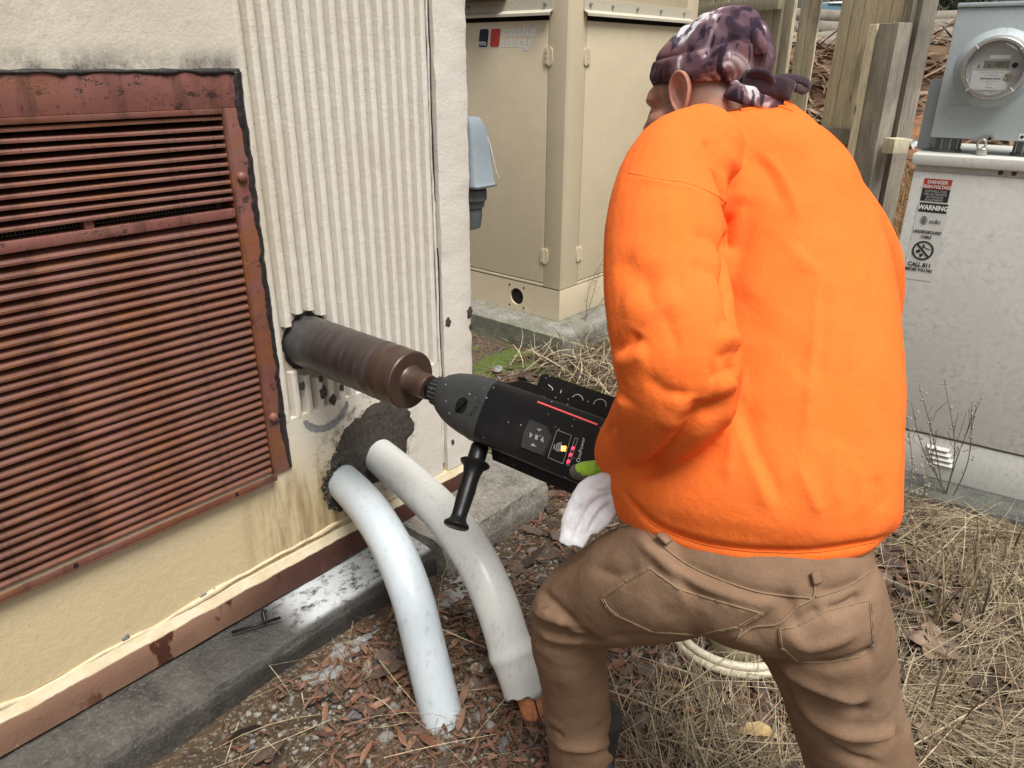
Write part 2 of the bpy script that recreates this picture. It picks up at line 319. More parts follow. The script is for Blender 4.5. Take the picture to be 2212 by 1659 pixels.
def m_paint(name, col, dirt=(0.20, 0.17, 0.12), amt=0.35, rough=0.45, sc=8, bump=0.15, cov=0.0):
    m = Mt(name); n = m.noise(sc*0.6, 6, 0.75); n2 = m.noise(sc*7, 7, 0.78); c = m.mix(m.ramp(n, [(0.35, 0), (0.7, 1)]), tuple(v*0.93 for v in col), tuple(min(1, v*1.05) for v in col))
    d = m.math('MULTIPLY', m.ramp(n2, [(0.52-cov, 0), (0.70-cov*0.6, 1)]), m.ramp(n, [(0.40-cov, 0), (0.66-cov, amt)])); c = m.mix(d, c, dirt); m.bump(n2, bump, 0.001); return m.out(c, rough)
def m_pvc(a=(0.64, 0.65, 0.62), b=(0.74, 0.74, 0.70), streak=0.5, sc=(0.44, 0.47, 0.48)):
    m = Mt('pvc'); n = m.noise(10, 5, 0.6); n2 = m.noise(60, 5, 0.7, st=(1, 1, 0.25)); c = m.mix(n, a, b)
    d = m.math('MULTIPLY', m.ramp(n2, [(0.56, 0), (0.66, 1)]), streak); c = m.mix(d, c, sc); sp = m.ramp(m.vor(90), [(0.04, 1), (0.10, 0)])
    c = m.mix(m.math('MULTIPLY', sp, m.ramp(m.noise(14, 3), [(0.5, 0), (0.6, 0.7)])), c, (0.16, 0.14, 0.11)); m.bump(n2, 0.12, 0.001); return m.out(c, 0.33)
def m_black(name, col=(0.007, 0.0075, 0.0085), rough=0.42, specks=True):
    m = Mt(name); n = m.noise(30, 5, 0.7); c = m.mix(n, tuple(v*0.75 for v in col), tuple(v*1.35 for v in col))
    if specks:
        v = m.ramp(m.vor(60), [(0.08, 1), (0.14, 0)]); v = m.math('MULTIPLY', v, m.ramp(m.noise(16, 3), [(0.46, 0), (0.54, 1)])); c = m.mix(m.math('MULTIPLY', v, 0.85), c, (0.45, 0.45, 0.43))
        du = m.ramp(m.noise(5, 5, 0.7), [(0.5, 0), (0.75, 0.12)]); c = m.mix(du, c, (0.10, 0.095, 0.09))
    m.bump(m.noise(240, 2), 0.15, 0.0006); return m.out(c, rough, spec=0.3)
def m_bit():
    m = Mt('core_bit_steel'); n = m.noise(16, 5, 0.65, 'World', (1, 0.12, 0.12)); n2 = m.noise(60, 5, 0.7, 'World', (1, 0.1, 0.1)); x, y, z = m.xyz()
    c = m.mix(m.ramp(n, [(0.38, 0), (0.60, 1)]), (0.034, 0.020, 0.016), (0.070, 0.062, 0.060)); c = m.mix(m.ramp(n2, [(0.56, 0), (0.72, 0.65)]), c, (0.17, 0.14, 0.12))
    c = m.mix(m.math('MULTIPLY', m.rng(x, -1.55, -1.72), 0.55), c, (0.10, 0.10, 0.105)); c = m.mix(m.math('MULTIPLY', m.rng(x, -1.46, -1.36), 0.65), c, (0.085, 0.046, 0.030))
    m.bump(n2, 0.25, 0.001); return m.out(c, 0.36, 0.3)
MAT = dict(
    stucco=m_stucco(), groove=m_groove(), base=m_base(), rust=m_rust(0.44, 0.68), rust2=m_rust(0.50, 0.64), frame=m_rust(0.70, 0.565), kerb=m_kerb(), soil=m_soil(), pvc=m_pvc(), pvcb=m_pvc((0.47, 0.53, 0.57), (0.60, 0.65, 0.68), 0.75, (0.40, 0.45, 0.48)), bit=m_bit(),
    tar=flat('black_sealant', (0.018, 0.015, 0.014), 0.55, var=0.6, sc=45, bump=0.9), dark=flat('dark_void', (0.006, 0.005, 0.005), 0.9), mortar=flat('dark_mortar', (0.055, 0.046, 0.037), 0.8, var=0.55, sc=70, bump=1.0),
    scar=flat('ground_concrete', (0.23, 0.235, 0.235), 0.6, var=0.3, sc=60, bump=0.4), caulk=flat('cream_caulk', (0.66, 0.55, 0.36), 0.7, var=0.25, sc=25, bump=0.5), wire=flat('screen_wire', (0.26, 0.22, 0.15), 0.6),
    gen=m_paint('beige_enclosure_paint', (0.63, 0.54, 0.385), (0.20, 0.16, 0.10), 0.25, 0.42, 6, 0.05), rail=m_paint('rain_rail_paint', (0.55, 0.51, 0.41), (0.16, 0.12, 0.07), 0.9, 0.5, 14),
    grey=m_paint('grey_metal_paint', (0.40, 0.455, 0.47), (0.10, 0.115, 0.11), 0.8, 0.5, 9), cab=m_paint('mildewed_cabinet_paint', (0.66, 0.66, 0.62), (0.36, 0.35, 0.28), 0.7, 0.6, 7, 0.15, 0.05), lid=m_paint('lid_paint', (0.60, 0.60, 0.55), (0.13, 0.13, 0.09), 1.0, 0.6, 12),
    steel=flat('galvanised', (0.42, 0.42, 0.40), 0.4, 0.7), darkgrey=flat('dark_grey_fitting', (0.10, 0.115, 0.115), 0.6), white=flat('white_print', (0.74, 0.74, 0.72), 0.5, var=0.04), navy=flat('navy_print', (0.012, 0.014, 0.035), 0.4), red=flat('red_print', (0.50, 0.045, 0.035), 0.45, var=0.05),
    black=m_black('black_plastic'), black2=m_black('black_rubber', (0.006, 0.0065, 0.007), 0.38, False), dgrey=m_black('dark_grey_casting', (0.036, 0.038, 0.038), 0.5), ink=flat('black_ink', (0.02, 0.02, 0.02), 0.6), paper=flat('label_paper', (0.60, 0.60, 0.57), 0.6, var=0.06),
    labelred=flat('label_red', (0.42, 0.05, 0.03), 0.5), wood=m_wood('weathered_board', (0.62, 0.53, 0.36), (0.80, 0.72, 0.53), 0.64), wood2=m_wood('grey_post', (0.27, 0.24, 0.195), (0.44, 0.395, 0.32), 0.55), log=m_wood('log_bark', (0.20, 0.17, 0.14), (0.34, 0.30, 0.25), 0.6),
    orange=flat('orange_duct', (0.62, 0.24, 0.10), 0.5, var=0.25, sc=60), cream=flat('cream_plastic', (0.62, 0.56, 0.38), 0.45, var=0.15, sc=14), hose=flat('braided_hose', (0.56, 0.51, 0.38), 0.5, var=0.2, sc=70, bump=0.5), print_grey=flat('grey_print', (0.35, 0.35, 0.35), 0.5), ivory=flat('ivory_print', (0.66, 0.60, 0.49), 0.55, var=0.04))
def emis(name, col, st):
    m = Mt(name); m.b.inputs['Emission Color'].default_value = (*col, 1); m.b.inputs['Emission Strength'].default_value = st; return m.out(col, 0.4)
MAT['led_red'] = emis('led_red', (1.0, 0.03, 0.08), 2.2); MAT['led_amber'] = emis('led_amber', (1.0, 0.45, 0.08), 2.5); MAT['led_strip'] = emis('led_strip', (0.75, 0.10, 0.10), 0.35)

# ------------------------------------------------------------------ ground and terrain
def gz(x, y):
    x = np.asarray(x, float); y = np.asarray(y, float); p = np.stack([x*1.0, y*1.0, x*0], -1).reshape(-1, 3)
    r = np.hypot(x, y).reshape(-1); n1 = fbm(p*2.2, 3, 5); n2 = fbm(p*11, 3, 9)
    k = np.clip((r-7.5)/8.5, 0, 1); k = k*k*(3-2*k); ang = np.degrees(np.arctan2(p[:, 0], p[:, 1]))     # 0 = +Y
    mound = np.exp(-((p[:, 0]+3.6)/2.6)**2-((p[:, 1]-15.2)/3.2)**2)
    z = 0.010*n1+0.007*n2*(r < 9)+k*(1.42+0.14*n1+0.12*fbm(p*1.3, 3, 21))+mound*0.42
    return z.reshape(x.shape)
def axis_pts(lo, hi, a, b, fine, grow):
    c = list(np.arange(a, b, fine)); s = fine; v = b
    while v < hi: c.append(v); s *= grow; v += s
    c.append(hi); s = fine; v = a-fine; l = []
    while v > lo: l.append(v); s *= grow; v -= s
    l.append(lo); return np.array(l[::-1]+c)
gx = axis_pts(-150, 150, -1.75, 0.7, 0.011, 1.09); gy = axis_pts(-60, 250, 0.55, 2.2, 0.011, 1.06)
GX, GY = np.meshgrid(gx, gy, indexing='ij'); GZ = gz(GX, GY)
ni, nj = GX.shape; idx = np.arange(ni*nj).reshape(ni, nj)
F = np.stack([idx[:-1, :-1], idx[1:, :-1], idx[1:, 1:], idx[:-1, 1:]], -1).reshape(-1, 4)
tag(mesh('ground', np.stack([GX, GY, GZ], -1).reshape(-1, 3), F, MAT['soil'], smooth=True), kind='structure', label='brown soil and red clay ground rising behind the fence')

# kerb footing along the wall
def rough_prism(name, prof, y0, y1, mat, ny=110, amp=0.006, parent=None, n_per=7):
    """profile (x,z) closed polygon swept along y with a rough surface"""
    prof = np.asarray(prof, float); P = []
    for i in range(len(prof)):
        a, b = prof[i], prof[(i+1) % len(prof)]; P += [a+(b-a)*t for t in np.linspace(0, 1, n_per, endpoint=False)]
    P = np.array(P); ys = np.linspace(y0, y1, ny); R = []
    for y in ys: R.append(np.stack([P[:, 0], np.full(len(P), y), P[:, 1]], -1))
    V, F = loft(R); n = fbm(V*np.array([9, 9, 9]), 4, 31)*amp+fbm(V*45, 3, 33)*amp*0.45
    d = V-np.array([prof[:, 0].mean(), 0, prof[:, 1].mean()]); d[:, 1] = 0; d /= np.linalg.norm(d, axis=1)[:, None]+1e-9
    return mesh(name, V+d*n[:, None], F, mat, parent, smooth=True, creaseangle=50)
tag(rough_prism('kerb', [(-1.95, -0.1), (-1.545, -0.1), (-1.548, 0.060), (-1.560, 0.080), (-1.61, 0.090), (-1.95, 0.112)], -0.5, 1.42, MAT['kerb'], 130, 0.0032), kind='structure', label='wet grey concrete kerb footing along the wall')
mm, cc = m_concrete('block_concrete', (0.12, 0.11, 0.095), (0.27, 0.25, 0.21)); MAT['block'] = mm.out(cc, 0.85)
tag(rough_prism('kerb', [(-1.95, -0.1), (-1.505, -0.1), (-1.50, 0.06), (-1.515, 0.118), (-1.555, 0.132), (-1.95, 0.128)], 1.42, 1.98, MAT['block'], 45, 0.008), kind='structure', label='square concrete end block of the kerb under the drill')
mm, cc = m_concrete('pad_concrete', (0.15, 0.14, 0.12), (0.30, 0.285, 0.25), 0.45); MAT['pad'] = mm.out(cc, 0.9)
tag(rough_prism('concrete_pad', [(-4.8, -0.1), (-2.43, -0.1), (-2.43, 0.105), (-2.445, 0.122), (-4.8, 0.122)], 3.29, 5.3, MAT['pad'], 60, 0.005), kind='structure', label='mossy concrete pad under the beige enclosure')
mm, cc = m_concrete('dark_pad_concrete', (0.05, 0.05, 0.048), (0.13, 0.13, 0.12), 0.2); MAT['pad2'] = mm.out(cc, 0.9)

# ------------------------------------------------------------------ stucco building with ribs
bld = thing('stucco_building', (XW, 0.9, 0.11), 'cream stucco building with vertical ribs and a louver, filling the left', 'building')
w = MB()
for lo, hi in [((-2.6, -1.2, 1.52), (XW, 1.036, 2.6)), ((-2.6, -1.2, 0.225), (XW, 1.036, 0.52)), ((-2.6, 0.985, 0.52), (XW, 1.036, 1.52)), ((-2.6, 1.036, 0.225), (XW, 1.642, 0.655))]: w.box(lo, hi)
w.build('wall', MAT['stucco'], bld)
MB().box((-2.6, 1.036, 0.655), (XW-0.021, 1.660, 2.6)).build('groove_face', MAT['groove'], bld)
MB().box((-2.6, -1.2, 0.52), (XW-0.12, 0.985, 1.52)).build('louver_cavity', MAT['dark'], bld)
# corner pier with chipped edge
R = []
for z in np.linspace(0.225, 2.6, 120):
    c = np.array([[XW+0.006, 1.664], [XW+0.008, 1.70], [XW+0.008, 1.74], [XW+0.008, 1.785], [XW+0.002, 1.803], [XW-0.02, 1.806], [XW-0.5, 1.806], [XW-0.5, 1.664]])
    p = np.column_stack([c, np.full(8, z)]); nn = fbm(p*20, 3, 41)*0.0022; p[:, 0] += nn; p[:6, 1] += nn[:6]*0.9
    R.append(p)
mesh('corner_pier', *loft(R), MAT['stucco'], bld, smooth=True, creaseangle=40)
MB().box((-2.6, 1.642, 0.225), (XW-0.012, 1.664, 0.66)).build('joint', MAT['caulk'], bld)
# crack line and old caulk in the vertical joint
P = np.array([[XW-0.008, 1.653+0.002*fbm([[z*16, 0, 3]], 3)[0], z] for z in np.linspace(0.25, 2.4, 160)])
mesh('joint_caulk', *tubevf(P, 0.0050+0.0015*np.abs(fbm(P*24, 3, 4)), 7), MAT['stucco'], bld, smooth=True)
P2 = P[15:60]+np.array([0.007, 0.002, 0]); P3 = P[70:150]+np.array([0.007, -0.001, 0])
for Q in (P2, P3): mesh('joint_crack', *tubevf(Q, 0.0012+0.0016*np.clip(fbm(Q*9, 3, 8)+0.5, 0, 1), 5), MAT['tar'], bld)
# ribs, each a trapezoid bar; those crossing the cored hole are broken around it
HC = np.array([1.146, 0.864]); HR = 0.0775
pitch = (1.642-1.036)/15.5
for i in range(16):
    yc = 1.043+i*pitch; hw = 0.0098; segs = []
    dy = abs(yc-HC[0])
    if dy < HR+0.006:
        hh = math.sqrt(max(0, (HR+0.010)**2-dy*dy))
        segs = [(HC[1]+hh+random.uniform(0, 0.012), 2.6), (0.652, HC[1]-hh-random.uniform(0.0, 0.02))]
    else: segs = [(0.652, 2.6)]
    for z0, z1 in segs:
        zs = np.arange(z0, z1, 0.02) if z1-z0 > 0.05 else np.array([z0, z1]); R = []
        for z in zs:
            p = np.array([[XW-0.023, yc-hw-0.005, z], [XW-0.002, yc-hw, z], [XW+0.001, yc-hw*0.6, z], [XW+0.001, yc+hw*0.6, z], [XW-0.002, yc+hw, z], [XW-0.023, yc+hw+0.005, z]])
            n = fbm(p*30, 2, 51+i)*0.0005; p[:, 0] += n; p[:, 1] += n*0.6; R.append(p)
        mesh('rib', *loft(R), MAT['stucco'], bld, smooth=True, creaseangle=38)
an = np.linspace(0, 2*math.pi, 72, endpoint=False); rr = HR+0.005+0.005*fbm(np.stack([np.cos(an)*4, np.sin(an)*4, an*0], -1), 3, 3)
mesh('hole_rim', np.vstack([[[XW-0.0195, HC[0], HC[1]]], np.stack([np.full(72, XW-0.0195), HC[0]+rr*np.cos(an), HC[1]+rr*np.sin(an)], -1)]), [[0, 1+(k+1) % 72, 1+k] for k in range(72)][::1], MAT['tar'], bld)
def blob_sheet(name, cy, cz, ry, rz, x, mat, seed, irr=0.2, th=0.004, n=90, a0=0, a1=2*math.pi, parent=bld):
    """rough raised patch on the wall"""
    an = np.linspace(0, 2*math.pi, n, endpoint=False); e = 1+irr*fbm(np.stack([np.cos(an)*2.6, np.sin(an)*2.6, an*0], -1), 6, seed)
    V = [[x+th, cy, cz]]; F = []
    for k, s in enumerate((0.33, 0.66, 0.93, 1.0)):
        for a, q in zip(an, e): V.append([x+(th if s < 1 else -0.002)+(0.0 if s == 1 else 0), cy+ry*s*q*math.cos(a), cz+rz*s*q*math.sin(a)])
    V = np.array(V); V[:, 0] += (fbm(V*55, 3, seed+3)*min(0.0028, th*0.35))*(V[:, 0] > x)
    F = [[0, 1+k, 1+(k+1) % n] for k in range(n)]
    for s in range(3): F += [[1+s*n+k, 1+(s+1)*n+k, 1+(s+1)*n+(k+1) % n, 1+s*n+(k+1) % n] for k in range(n)]
    return mesh(name, V, F, mat, parent, smooth=True)
blob_sheet('mortar_patch', 1.350, 0.468, 0.165, 0.140, XW, MAT['mortar'], 61, 0.13, 0.0022, 220)
blob_sheet('mortar_patch', 1.235, 0.385, 0.105, 0.095, XW+0.0015, MAT['mortar'], 64, 0.25, 0.003, 160)
for yy, zz, s in [(1.10, 0.745, 0.009), (1.17, 0.70, 0.013), (1.165, 0.745, 0.008), (1.235, 0.695, 0.008), (1.26, 0.735, 0.006), (1.685, 0.79, 0.012), (1.79, 0.80, 0.014), (1.795, 0.745, 0.007), (1.20, 0.668, 0.012), (1.69, 0.33, 0.008)]:
    blob_sheet('chip', yy, zz, s, s*1.5, XW+(0.0075 if yy > 1.66 else 0.0015), MAT['mortar'], int(yy*900), 0.26, 0.0008, 40)
# crescent scar left by the bit
V = []; F = []
for k, a in enumerate(np.linspace(math.radians(196), math.radians(352), 40)):
    q = math.sin(math.pi*k/39)**0.55; w_ = 0.005+0.011*q
    n0, n1 = fbm([[k*0.5, 1, 0], [k*0.5, 7, 0]], 3, 2)*0.003
    for r_ in (0.079-w_*0.8+n0, 0.079+w_*0.8+n1): V.append([XW+0.0016, 1.170+r_*math.cos(a), 0.655+r_*math.sin(a)*0.85])
    if k: F.append([2*k-2, 2*k-1, 2*k+1, 2*k])
mesh('bit_scar', V, F, MAT['scar'], bld)
# painted base strip with sloped top, and the ragged caulk bead over it
R = []
for y in np.linspace(-1.2, 1.80, 220):
    p = np.array([[XW-0.3, y, 0.108], [XW+0.016, y, 0.108], [XW+0.019, y, 0.150], [XW+0.018, y, 0.192], [XW+0.014, y, 0.200], [XW+0.006, y, 0.222], [XW-0.3, y, 0.224]]); n = fbm(p*16, 3, 71)*0.0022; p[:, 0] += n; p[1, 2] += n[1]*2; R.append(p)
mesh('base_strip', *loft(R), MAT['base'], bld, smooth=True, creaseangle=35)
ys = np.linspace(-0.6, 1.66, 300); wv = fbm(np.stack([ys*3.2, ys*0, ys*0], -1), 4, 77); P = np.stack([np.full(300, XW+0.002), ys, 0.229+0.017*wv], -1)
V, F = tubevf(P, 0.0060+0.0065*np.clip(fbm(np.stack([ys*7, ys*0+4, ys*0], -1), 3, 5)+0.3, 0, 1.2), 7); V[:, 0] = XW+0.002+(V[:, 0]-XW-0.002)*0.55
mesh('caulk_bead', V, F, MAT['caulk'], bld, smooth=True)
for yy in (0.50, 0.715, 0.745): blob_sheet('chip', yy, 0.238, 0.010, 0.007, XW+0.0035, MAT['scar'], int(yy*100), 0.4, 0.0015, 24)
# rubble packed round the lower conduit
for k in range(60):
    a = rng.uniform(1.5, 5.0); r_ = rng.uniform(0.058, 0.082); s = rng.uniform(0.003, 0.009)
    V, F = lathe([(-s, 0.0005), (-s*0.5, s*0.9), (s*0.5, s*0.85), (s, 0.0005)], 7, (XW+0.006, 1.206+r_*math.cos(a)*0.95, 0.375+r_*math.sin(a)*1.1), rng.normal(size=3)); V = V+rng.normal(size=V.shape)*s*0.18
    mesh('mortar_lump', V, F, MAT['mortar'], bld, smooth=True)

# ------------------------------------------------------------------ rusty louver
lv = thing('metal_louver', (XW, 0.45, 0.50), 'rusty red metal louver vent set into the cream wall', 'louver')
Y0, YI = -0.30, 0.968
def rough_box(name, lo, hi, mat, parent, bev=0.002, amp=0.0012, cuts=24, axis=1):
    V, F = boxvf(lo, hi, bev); return mesh(name, V, F, mat, parent, smooth=True, creaseangle=35)
rough_box('top_flange', (XW-0.004, Y0, 1.497), (XW+0.005, 1.030, 1.577), MAT['frame'], lv)
rough_box('side_flange', (XW-0.004, 0.974, 0.508), (XW+0.0065, 1.030, 1.4965), MAT['frame'], lv)
rough_box('bottom_lip', (XW-0.05, Y0, 0.500), (XW+0.024, 0.972, 0.505), MAT['rust2'], lv)
rough_box('bottom_lip', (XW+0.018, Y0, 0.5055), (XW+0.024, 0.972, 0.522), MAT['rust2'], lv)
rough_box('inner_stile', (XW-0.06, YI, 0.506), (XW+0.014, 0.9735, 1.496), MAT['rust'], lv)
rough_box('inner_head', (XW-0.06, Y0, 1.484), (XW+0.012, YI-0.001, 1.4965), MAT['rust2'], lv)
R = []
for z in np.linspace(0.512, 1.575, 300):
    n = fbm([[z*9, 0, 0], [z*45, 9, 0], [z*70, 3, 3]], 5, 15); e_ = 0.006*n[0]+0.004*n[1]; p = np.array([[XW-0.004, 1.014+e_, z], [XW+0.0082+0.0012*n[2], 1.016+e_, z], [XW+0.0086+0.0015*n[1], 1.026, z], [XW+0.004, 1.0335+0.0022*n[1], z], [XW-0.004, 1.0345+0.0022*n[1], z]]); R.append(p)
mesh('edge_sealant', *loft(R), MAT['tar'], lv, smooth=True)
R = []
for y in np.linspace(Y0, 1.03, 260):
    n = fbm([[y*30, 0, 0], [y*40, 9, 0]], 5, 19); p = np.array([[XW-0.003, y, 1.573+0.004*n[0]], [XW+0.007+0.001*n[1], y, 1.573+0.005*n[0]], [XW+0.006, y, 1.580], [XW-0.003, y, 1.583+0.002*n[1]]]); R.append(p)
mesh('edge_sealant', *loft(R), MAT['tar'], lv, smooth=True)
L = YI-Y0
def blade(prof, name, z, mat, k):
    """one slat: its profile (dx,dz) swept along y, slightly bowed"""
    key = name+str(k); ys = np.linspace(0, L-0.001, 14); R = []
    for y in ys: R.append(np.array([[a, y, b+0.0009*math.sin(y*3+k)+0.0006*math.sin(y*9+2*k)] for a, b in prof]))
    V, F = loft(R); me = bpy.data.meshes.new(name); me.from_pydata(V.tolist(), [], F); o = link(name, me, mat, lv); o.location = (0, Y0-0.45, z-0.50); return o
low = [(-0.052, 0.0235), (0.004, 0.002), (0.0075, -0.0035), (0.0075, -0.0085), (0.0055, -0.0085), (0.0045, -0.004), (0.001, -0.0005), (-0.053, 0.0205)]
n_low = 31; zl = np.linspace(0.534, 1.226, n_low); protos = [blade(low, 'slat', zl[i], MAT['rust'] if i % 3 else MAT['rust2'], i) for i in range(3)]
for i in range(3, n_low):
    o = protos[i % 3].copy(); COL.objects.link(o); o.location.z = zl[i]-0.50+rng.normal()*0.0004; o.rotation_euler.y = rng.normal()*0.012
rough_box('mid_rail', (XW-0.03, Y0, 1.243), (XW+0.010, YI-0.001, 1.266), MAT['frame'], lv, 0.004)
upp = [(-0.045, 0.0105), (0.004, 0.0045), (0.0075, 0.001), (0.0075, -0.0035), (0.0055, -0.0035), (0.0045, -0.0005), (0.001, 0.002), (-0.046, 0.008)]
zu = np.linspace(1.288, 1.474, 10); protos = [blade(upp, 'slat', zu[i], MAT['rust2'], 5+i) for i in range(3)]
for i in range(3, 10): o = protos[i % 3].copy(); COL.objects.link(o); o.location.z = zu[i]-0.50
MB().box((XW-0.03, 0.62, 1.2665), (XW+0.0, 0.640, 1.285), 0.001).build('mullion', MAT['rust2'], lv)
s = MB()
for y in np.arange(0.2, YI, 0.008): s.box((XW-0.058, y, 1.262), (XW-0.0565, y+0.0014, 1.30))
for z in np.arange(1.264, 1.30, 0.008): s.box((XW-0.0563, 0.2, z), (XW-0.055, YI, z+0.0014))
s.build('insect_screen', MAT['wire'], lv)
for z, y in ((1.337, 0.997), (0.687, 0.994)): mesh('bolt', *lathe([(-0.004, 0.0135), (0.003, 0.0135), (0.008, 0.011), (0.011, 0.006), (0.012, 0.0005)], 18, (XW+0.007, y, z), (1, 0, 0)), MAT['frame'], lv, smooth=True, creaseangle=40)
for y in (0.845, 0.43): mesh('drain_slot', *lathe([(0, 0.0005), (0.0006, 0.006)], 12, (XW+0.0242, y, 0.513), (1, 0, 0), False), MAT['dark'], lv)

# ------------------------------------------------------------------ conduits
def conduit(px, base, entry, r, label, name='pvc_conduit', rr=None):
    entry = np.array(entry); base = np.array(base); d = base-entry; n = np.cross(d/np.linalg.norm(d), [0, 0, 1.0]); n /= np.linalg.norm(n)
    pts = [entry-np.array([0.05, 0, 0]), entry]+[onp(x, y, entry, n) for x, y in px]; P = cat(pts, 80)
    t = thing(name, (base[0], base[1], 0), label, 'pipe'); R_ = np.full(80, r) if rr is None else rr(np.linspace(0, 1, 80), r)
    return t, P, R_
t1, P, R_ = conduit([(795, 1098), (850, 1188), (890, 1290), (918, 1400), (942, 1500), (960, 1575), (972, 1640)], (-1.075, 0.995, 0), (XW, 1.206, 0.382), 0.056, 'grey white plastic conduit bending from wall into soil, left of the pair')
mesh('pipe', *tubevf(P, R_, 32), MAT['pvcb'], t1, smooth=True)
t2, P, R_ = conduit([(895, 1050), (968, 1122), (1028, 1210), (1070, 1300), (1098, 1385), (1116, 1440), (1131, 1494)], tuple(onz(1160, 1566, 0.0)), (XW, 1.359, 0.409), 0.058, 'white plastic conduit with flared broken end, right of the pair', rr=lambda q, r: r*(1+0.10*np.exp(-((q-0.80)/0.035)**2)-0.06*np.clip((q-0.86)/0.1, 0, 1)))
V, F = tubevf(P, R_, 36, cap=False); k = len(P)
V[-36:] += (P[-1]-P[-2])/np.linalg.norm(P[-1]-P[-2])*(0.010*fbm(np.stack([np.cos(np.linspace(0, 6.28, 36))*2, np.sin(np.linspace(0, 6.28, 36))*2, np.zeros(36)], -1), 3, 8))[:, None]
pv = mesh('pipe', V, F, MAT['pvc'], t2, smooth=True); sm = pv.modifiers.new('wall', 'SOLIDIFY'); sm.thickness = 0.005; sm.offset = -1
E_ = P[-1]; D_ = (P[-1]-P[-4]); D_ /= np.linalg.norm(D_)
du = thing('inner_duct', tuple(E_+D_*0.06), 'short orange duct with dark stripe sticking out of the broken conduit', 'duct')
Q = np.array([E_-D_*0.10+D_*s for s in np.linspace(0, 0.20, 30)])+np.array([0.012, 0.004, 0]); rr_ = 0.033+0.0006*np.array([(-1)**i for i in range(30)])
mesh('duct', *tubevf(Q, rr_, 26), MAT['orange'], du, smooth=True)
sv = np.cross(D_, [0.76, 0.65, 0]); sv /= np.linalg.norm(sv); cv = -ray(1150, 1540); cv -= D_*(cv@D_); cv /= np.linalg.norm(cv); side = np.cross(D_, cv)
for a in (-0.35, ): mesh('stripe', *tubevf(Q+(cv*math.cos(a)+side*math.sin(a))*0.0332, 0.0022, 6), MAT['ink'], du)

# ------------------------------------------------------------------ core drill
AX0 = np.array([XW, 1.146, 0.864]); AXD = np.array([1.0, 0, 0]); NV = np.array([0, -0.841, 0.541]); WV = np.array([0, 0.541, 0.841])
def ax(d, n=0.0, w_=0.0): return AX0+AXD*d+NV*n+WV*w_
dr = thing('core_drill', (XW+0.8, 1.146, 0.864), 'black handheld core drill with dark steel bit boring into wall', 'drill')
cb = mesh('core_bit', *lathe([(-0.05, 0.0745), (0.0, 0.0745), (0.03, 0.0752), (0.30, 0.0752), (0.302, 0.0763), (0.318, 0.0763), (0.320, 0.0752), (0.34, 0.0752), (0.342, 0.0762), (0.365, 0.0762), (0.367, 0.0754), (0.417, 0.0754), (0.4205, 0.072), (0.4205, 0.040), (0.424, 0.037), (0.440, 0.0335), (0.462, 0.0315), (0.482, 0.0315), (0.487, 0.029), (0.487, 0.012)], 72, AX0, AXD), MAT['bit'], dr, smooth=True, creaseangle=30)
mesh('shaft', *lathe([(0.48, 0.021), (0.503, 0.021), (0.505, 0.024), (0.530, 0.024)], 32, AX0, AXD), MAT['black2'], dr, smooth=True, creaseangle=30)
V, F = lathe([(0.512, 0.026), (0.513, 0.034), (0.545, 0.037), (0.546, 0.02)], 84, AX0, AXD); a_ = np.arctan2((V-AX0)@WV, (V-AX0)@NV); rad = np.hypot((V-AX0)@WV, (V-AX0)@NV)
V = V+((np.cos(a_)[:, None]*NV+np.sin(a_)[:, None]*WV)*((rad > 0.03)*0.0022*np.sign(np.cos(a_*21)))[:, None]); mesh('lock_collar', V, F, MAT['dgrey'], dr, smooth=True, creaseangle=30)
def sq_ring(d, hn, hw, e=3.2, k=56, cn=0.0, cw=0.0):
    t = np.linspace(0, 2*math.pi, k, endpoint=False); c, s_ = np.cos(t), np.sin(t); q = 2/e
    return ax(d)+np.outer(cn+hn*np.sign(c)*np.abs(c)**q, NV)+np.outer(cw+hw*np.sign(s_)*np.abs(s_)**q, WV)
gh = mesh('gear_housing', *loft([sq_ring(d, a, b, e, cw=c) for d, a, b, e, c in [(0.528, 0.022, 0.026, 2, 0), (0.534, 0.034, 0.040, 2.1, 0), (0.548, 0.040, 0.050, 2.2, 0), (0.572, 0.044, 0.060, 2.4, -0.001), (0.60, 0.047, 0.067, 2.6, -0.002), (0.635, 0.049, 0.072, 2.9, -0.003), (0.668, 0.050, 0.0745, 3.2, -0.004), (0.672, 0.0515, 0.076, 3.2, -0.004), (0.700, 0.0515, 0.076, 3.4, -0.004)]]), MAT['dgrey'], dr, smooth=True, creaseangle=28)
body = mesh('motor_body', *loft([sq_ring(d, a, b, e, cw=-0.004) for d, a, b, e in [(0.69, 0.048, 0.073, 4), (0.703, 0.0475, 0.0725, 5), (0.71, 0.0475, 0.073, 6), (0.90, 0.047, 0.073, 6), (1.02, 0.046, 0.072, 6), (1.05, 0.043, 0.068, 5), (1.065, 0.03, 0.055, 4)]]), MAT['black'], dr, smooth=True, creaseangle=28)
PF = ax(0.8, 0.0483)
def dk(X, Y): return ((1700+X/2.37)/1.80832, (1400+Y/2.37)/1.80832)
def dpl(pts, off=0.0): return [onp(*dk(*p), PF+NV*off, NV) for p in pts]
def plate(name, pts, th, mat, parent, off=-0.002, bevel=0.0):
    A = np.array(dpl(pts, off)); c = A.mean(0); k = len(A); top = A+NV*th; inn = c+(top-c)*(1-bevel) if bevel else top
    return mesh(name, np.vstack([A, inn]), [list(range(k))[::-1], list(range(k, 2*k))]+[[i, (i+1) % k, (i+1) % k+k, i+k] for i in range(k)], mat, parent)
kp = plate('keypad', [(880, 565), (1035, 628), (1088, 740), (1010, 912), (798, 832), (822, 690)], 0.006, MAT['dgrey'], body, -0.0015, 0.07)
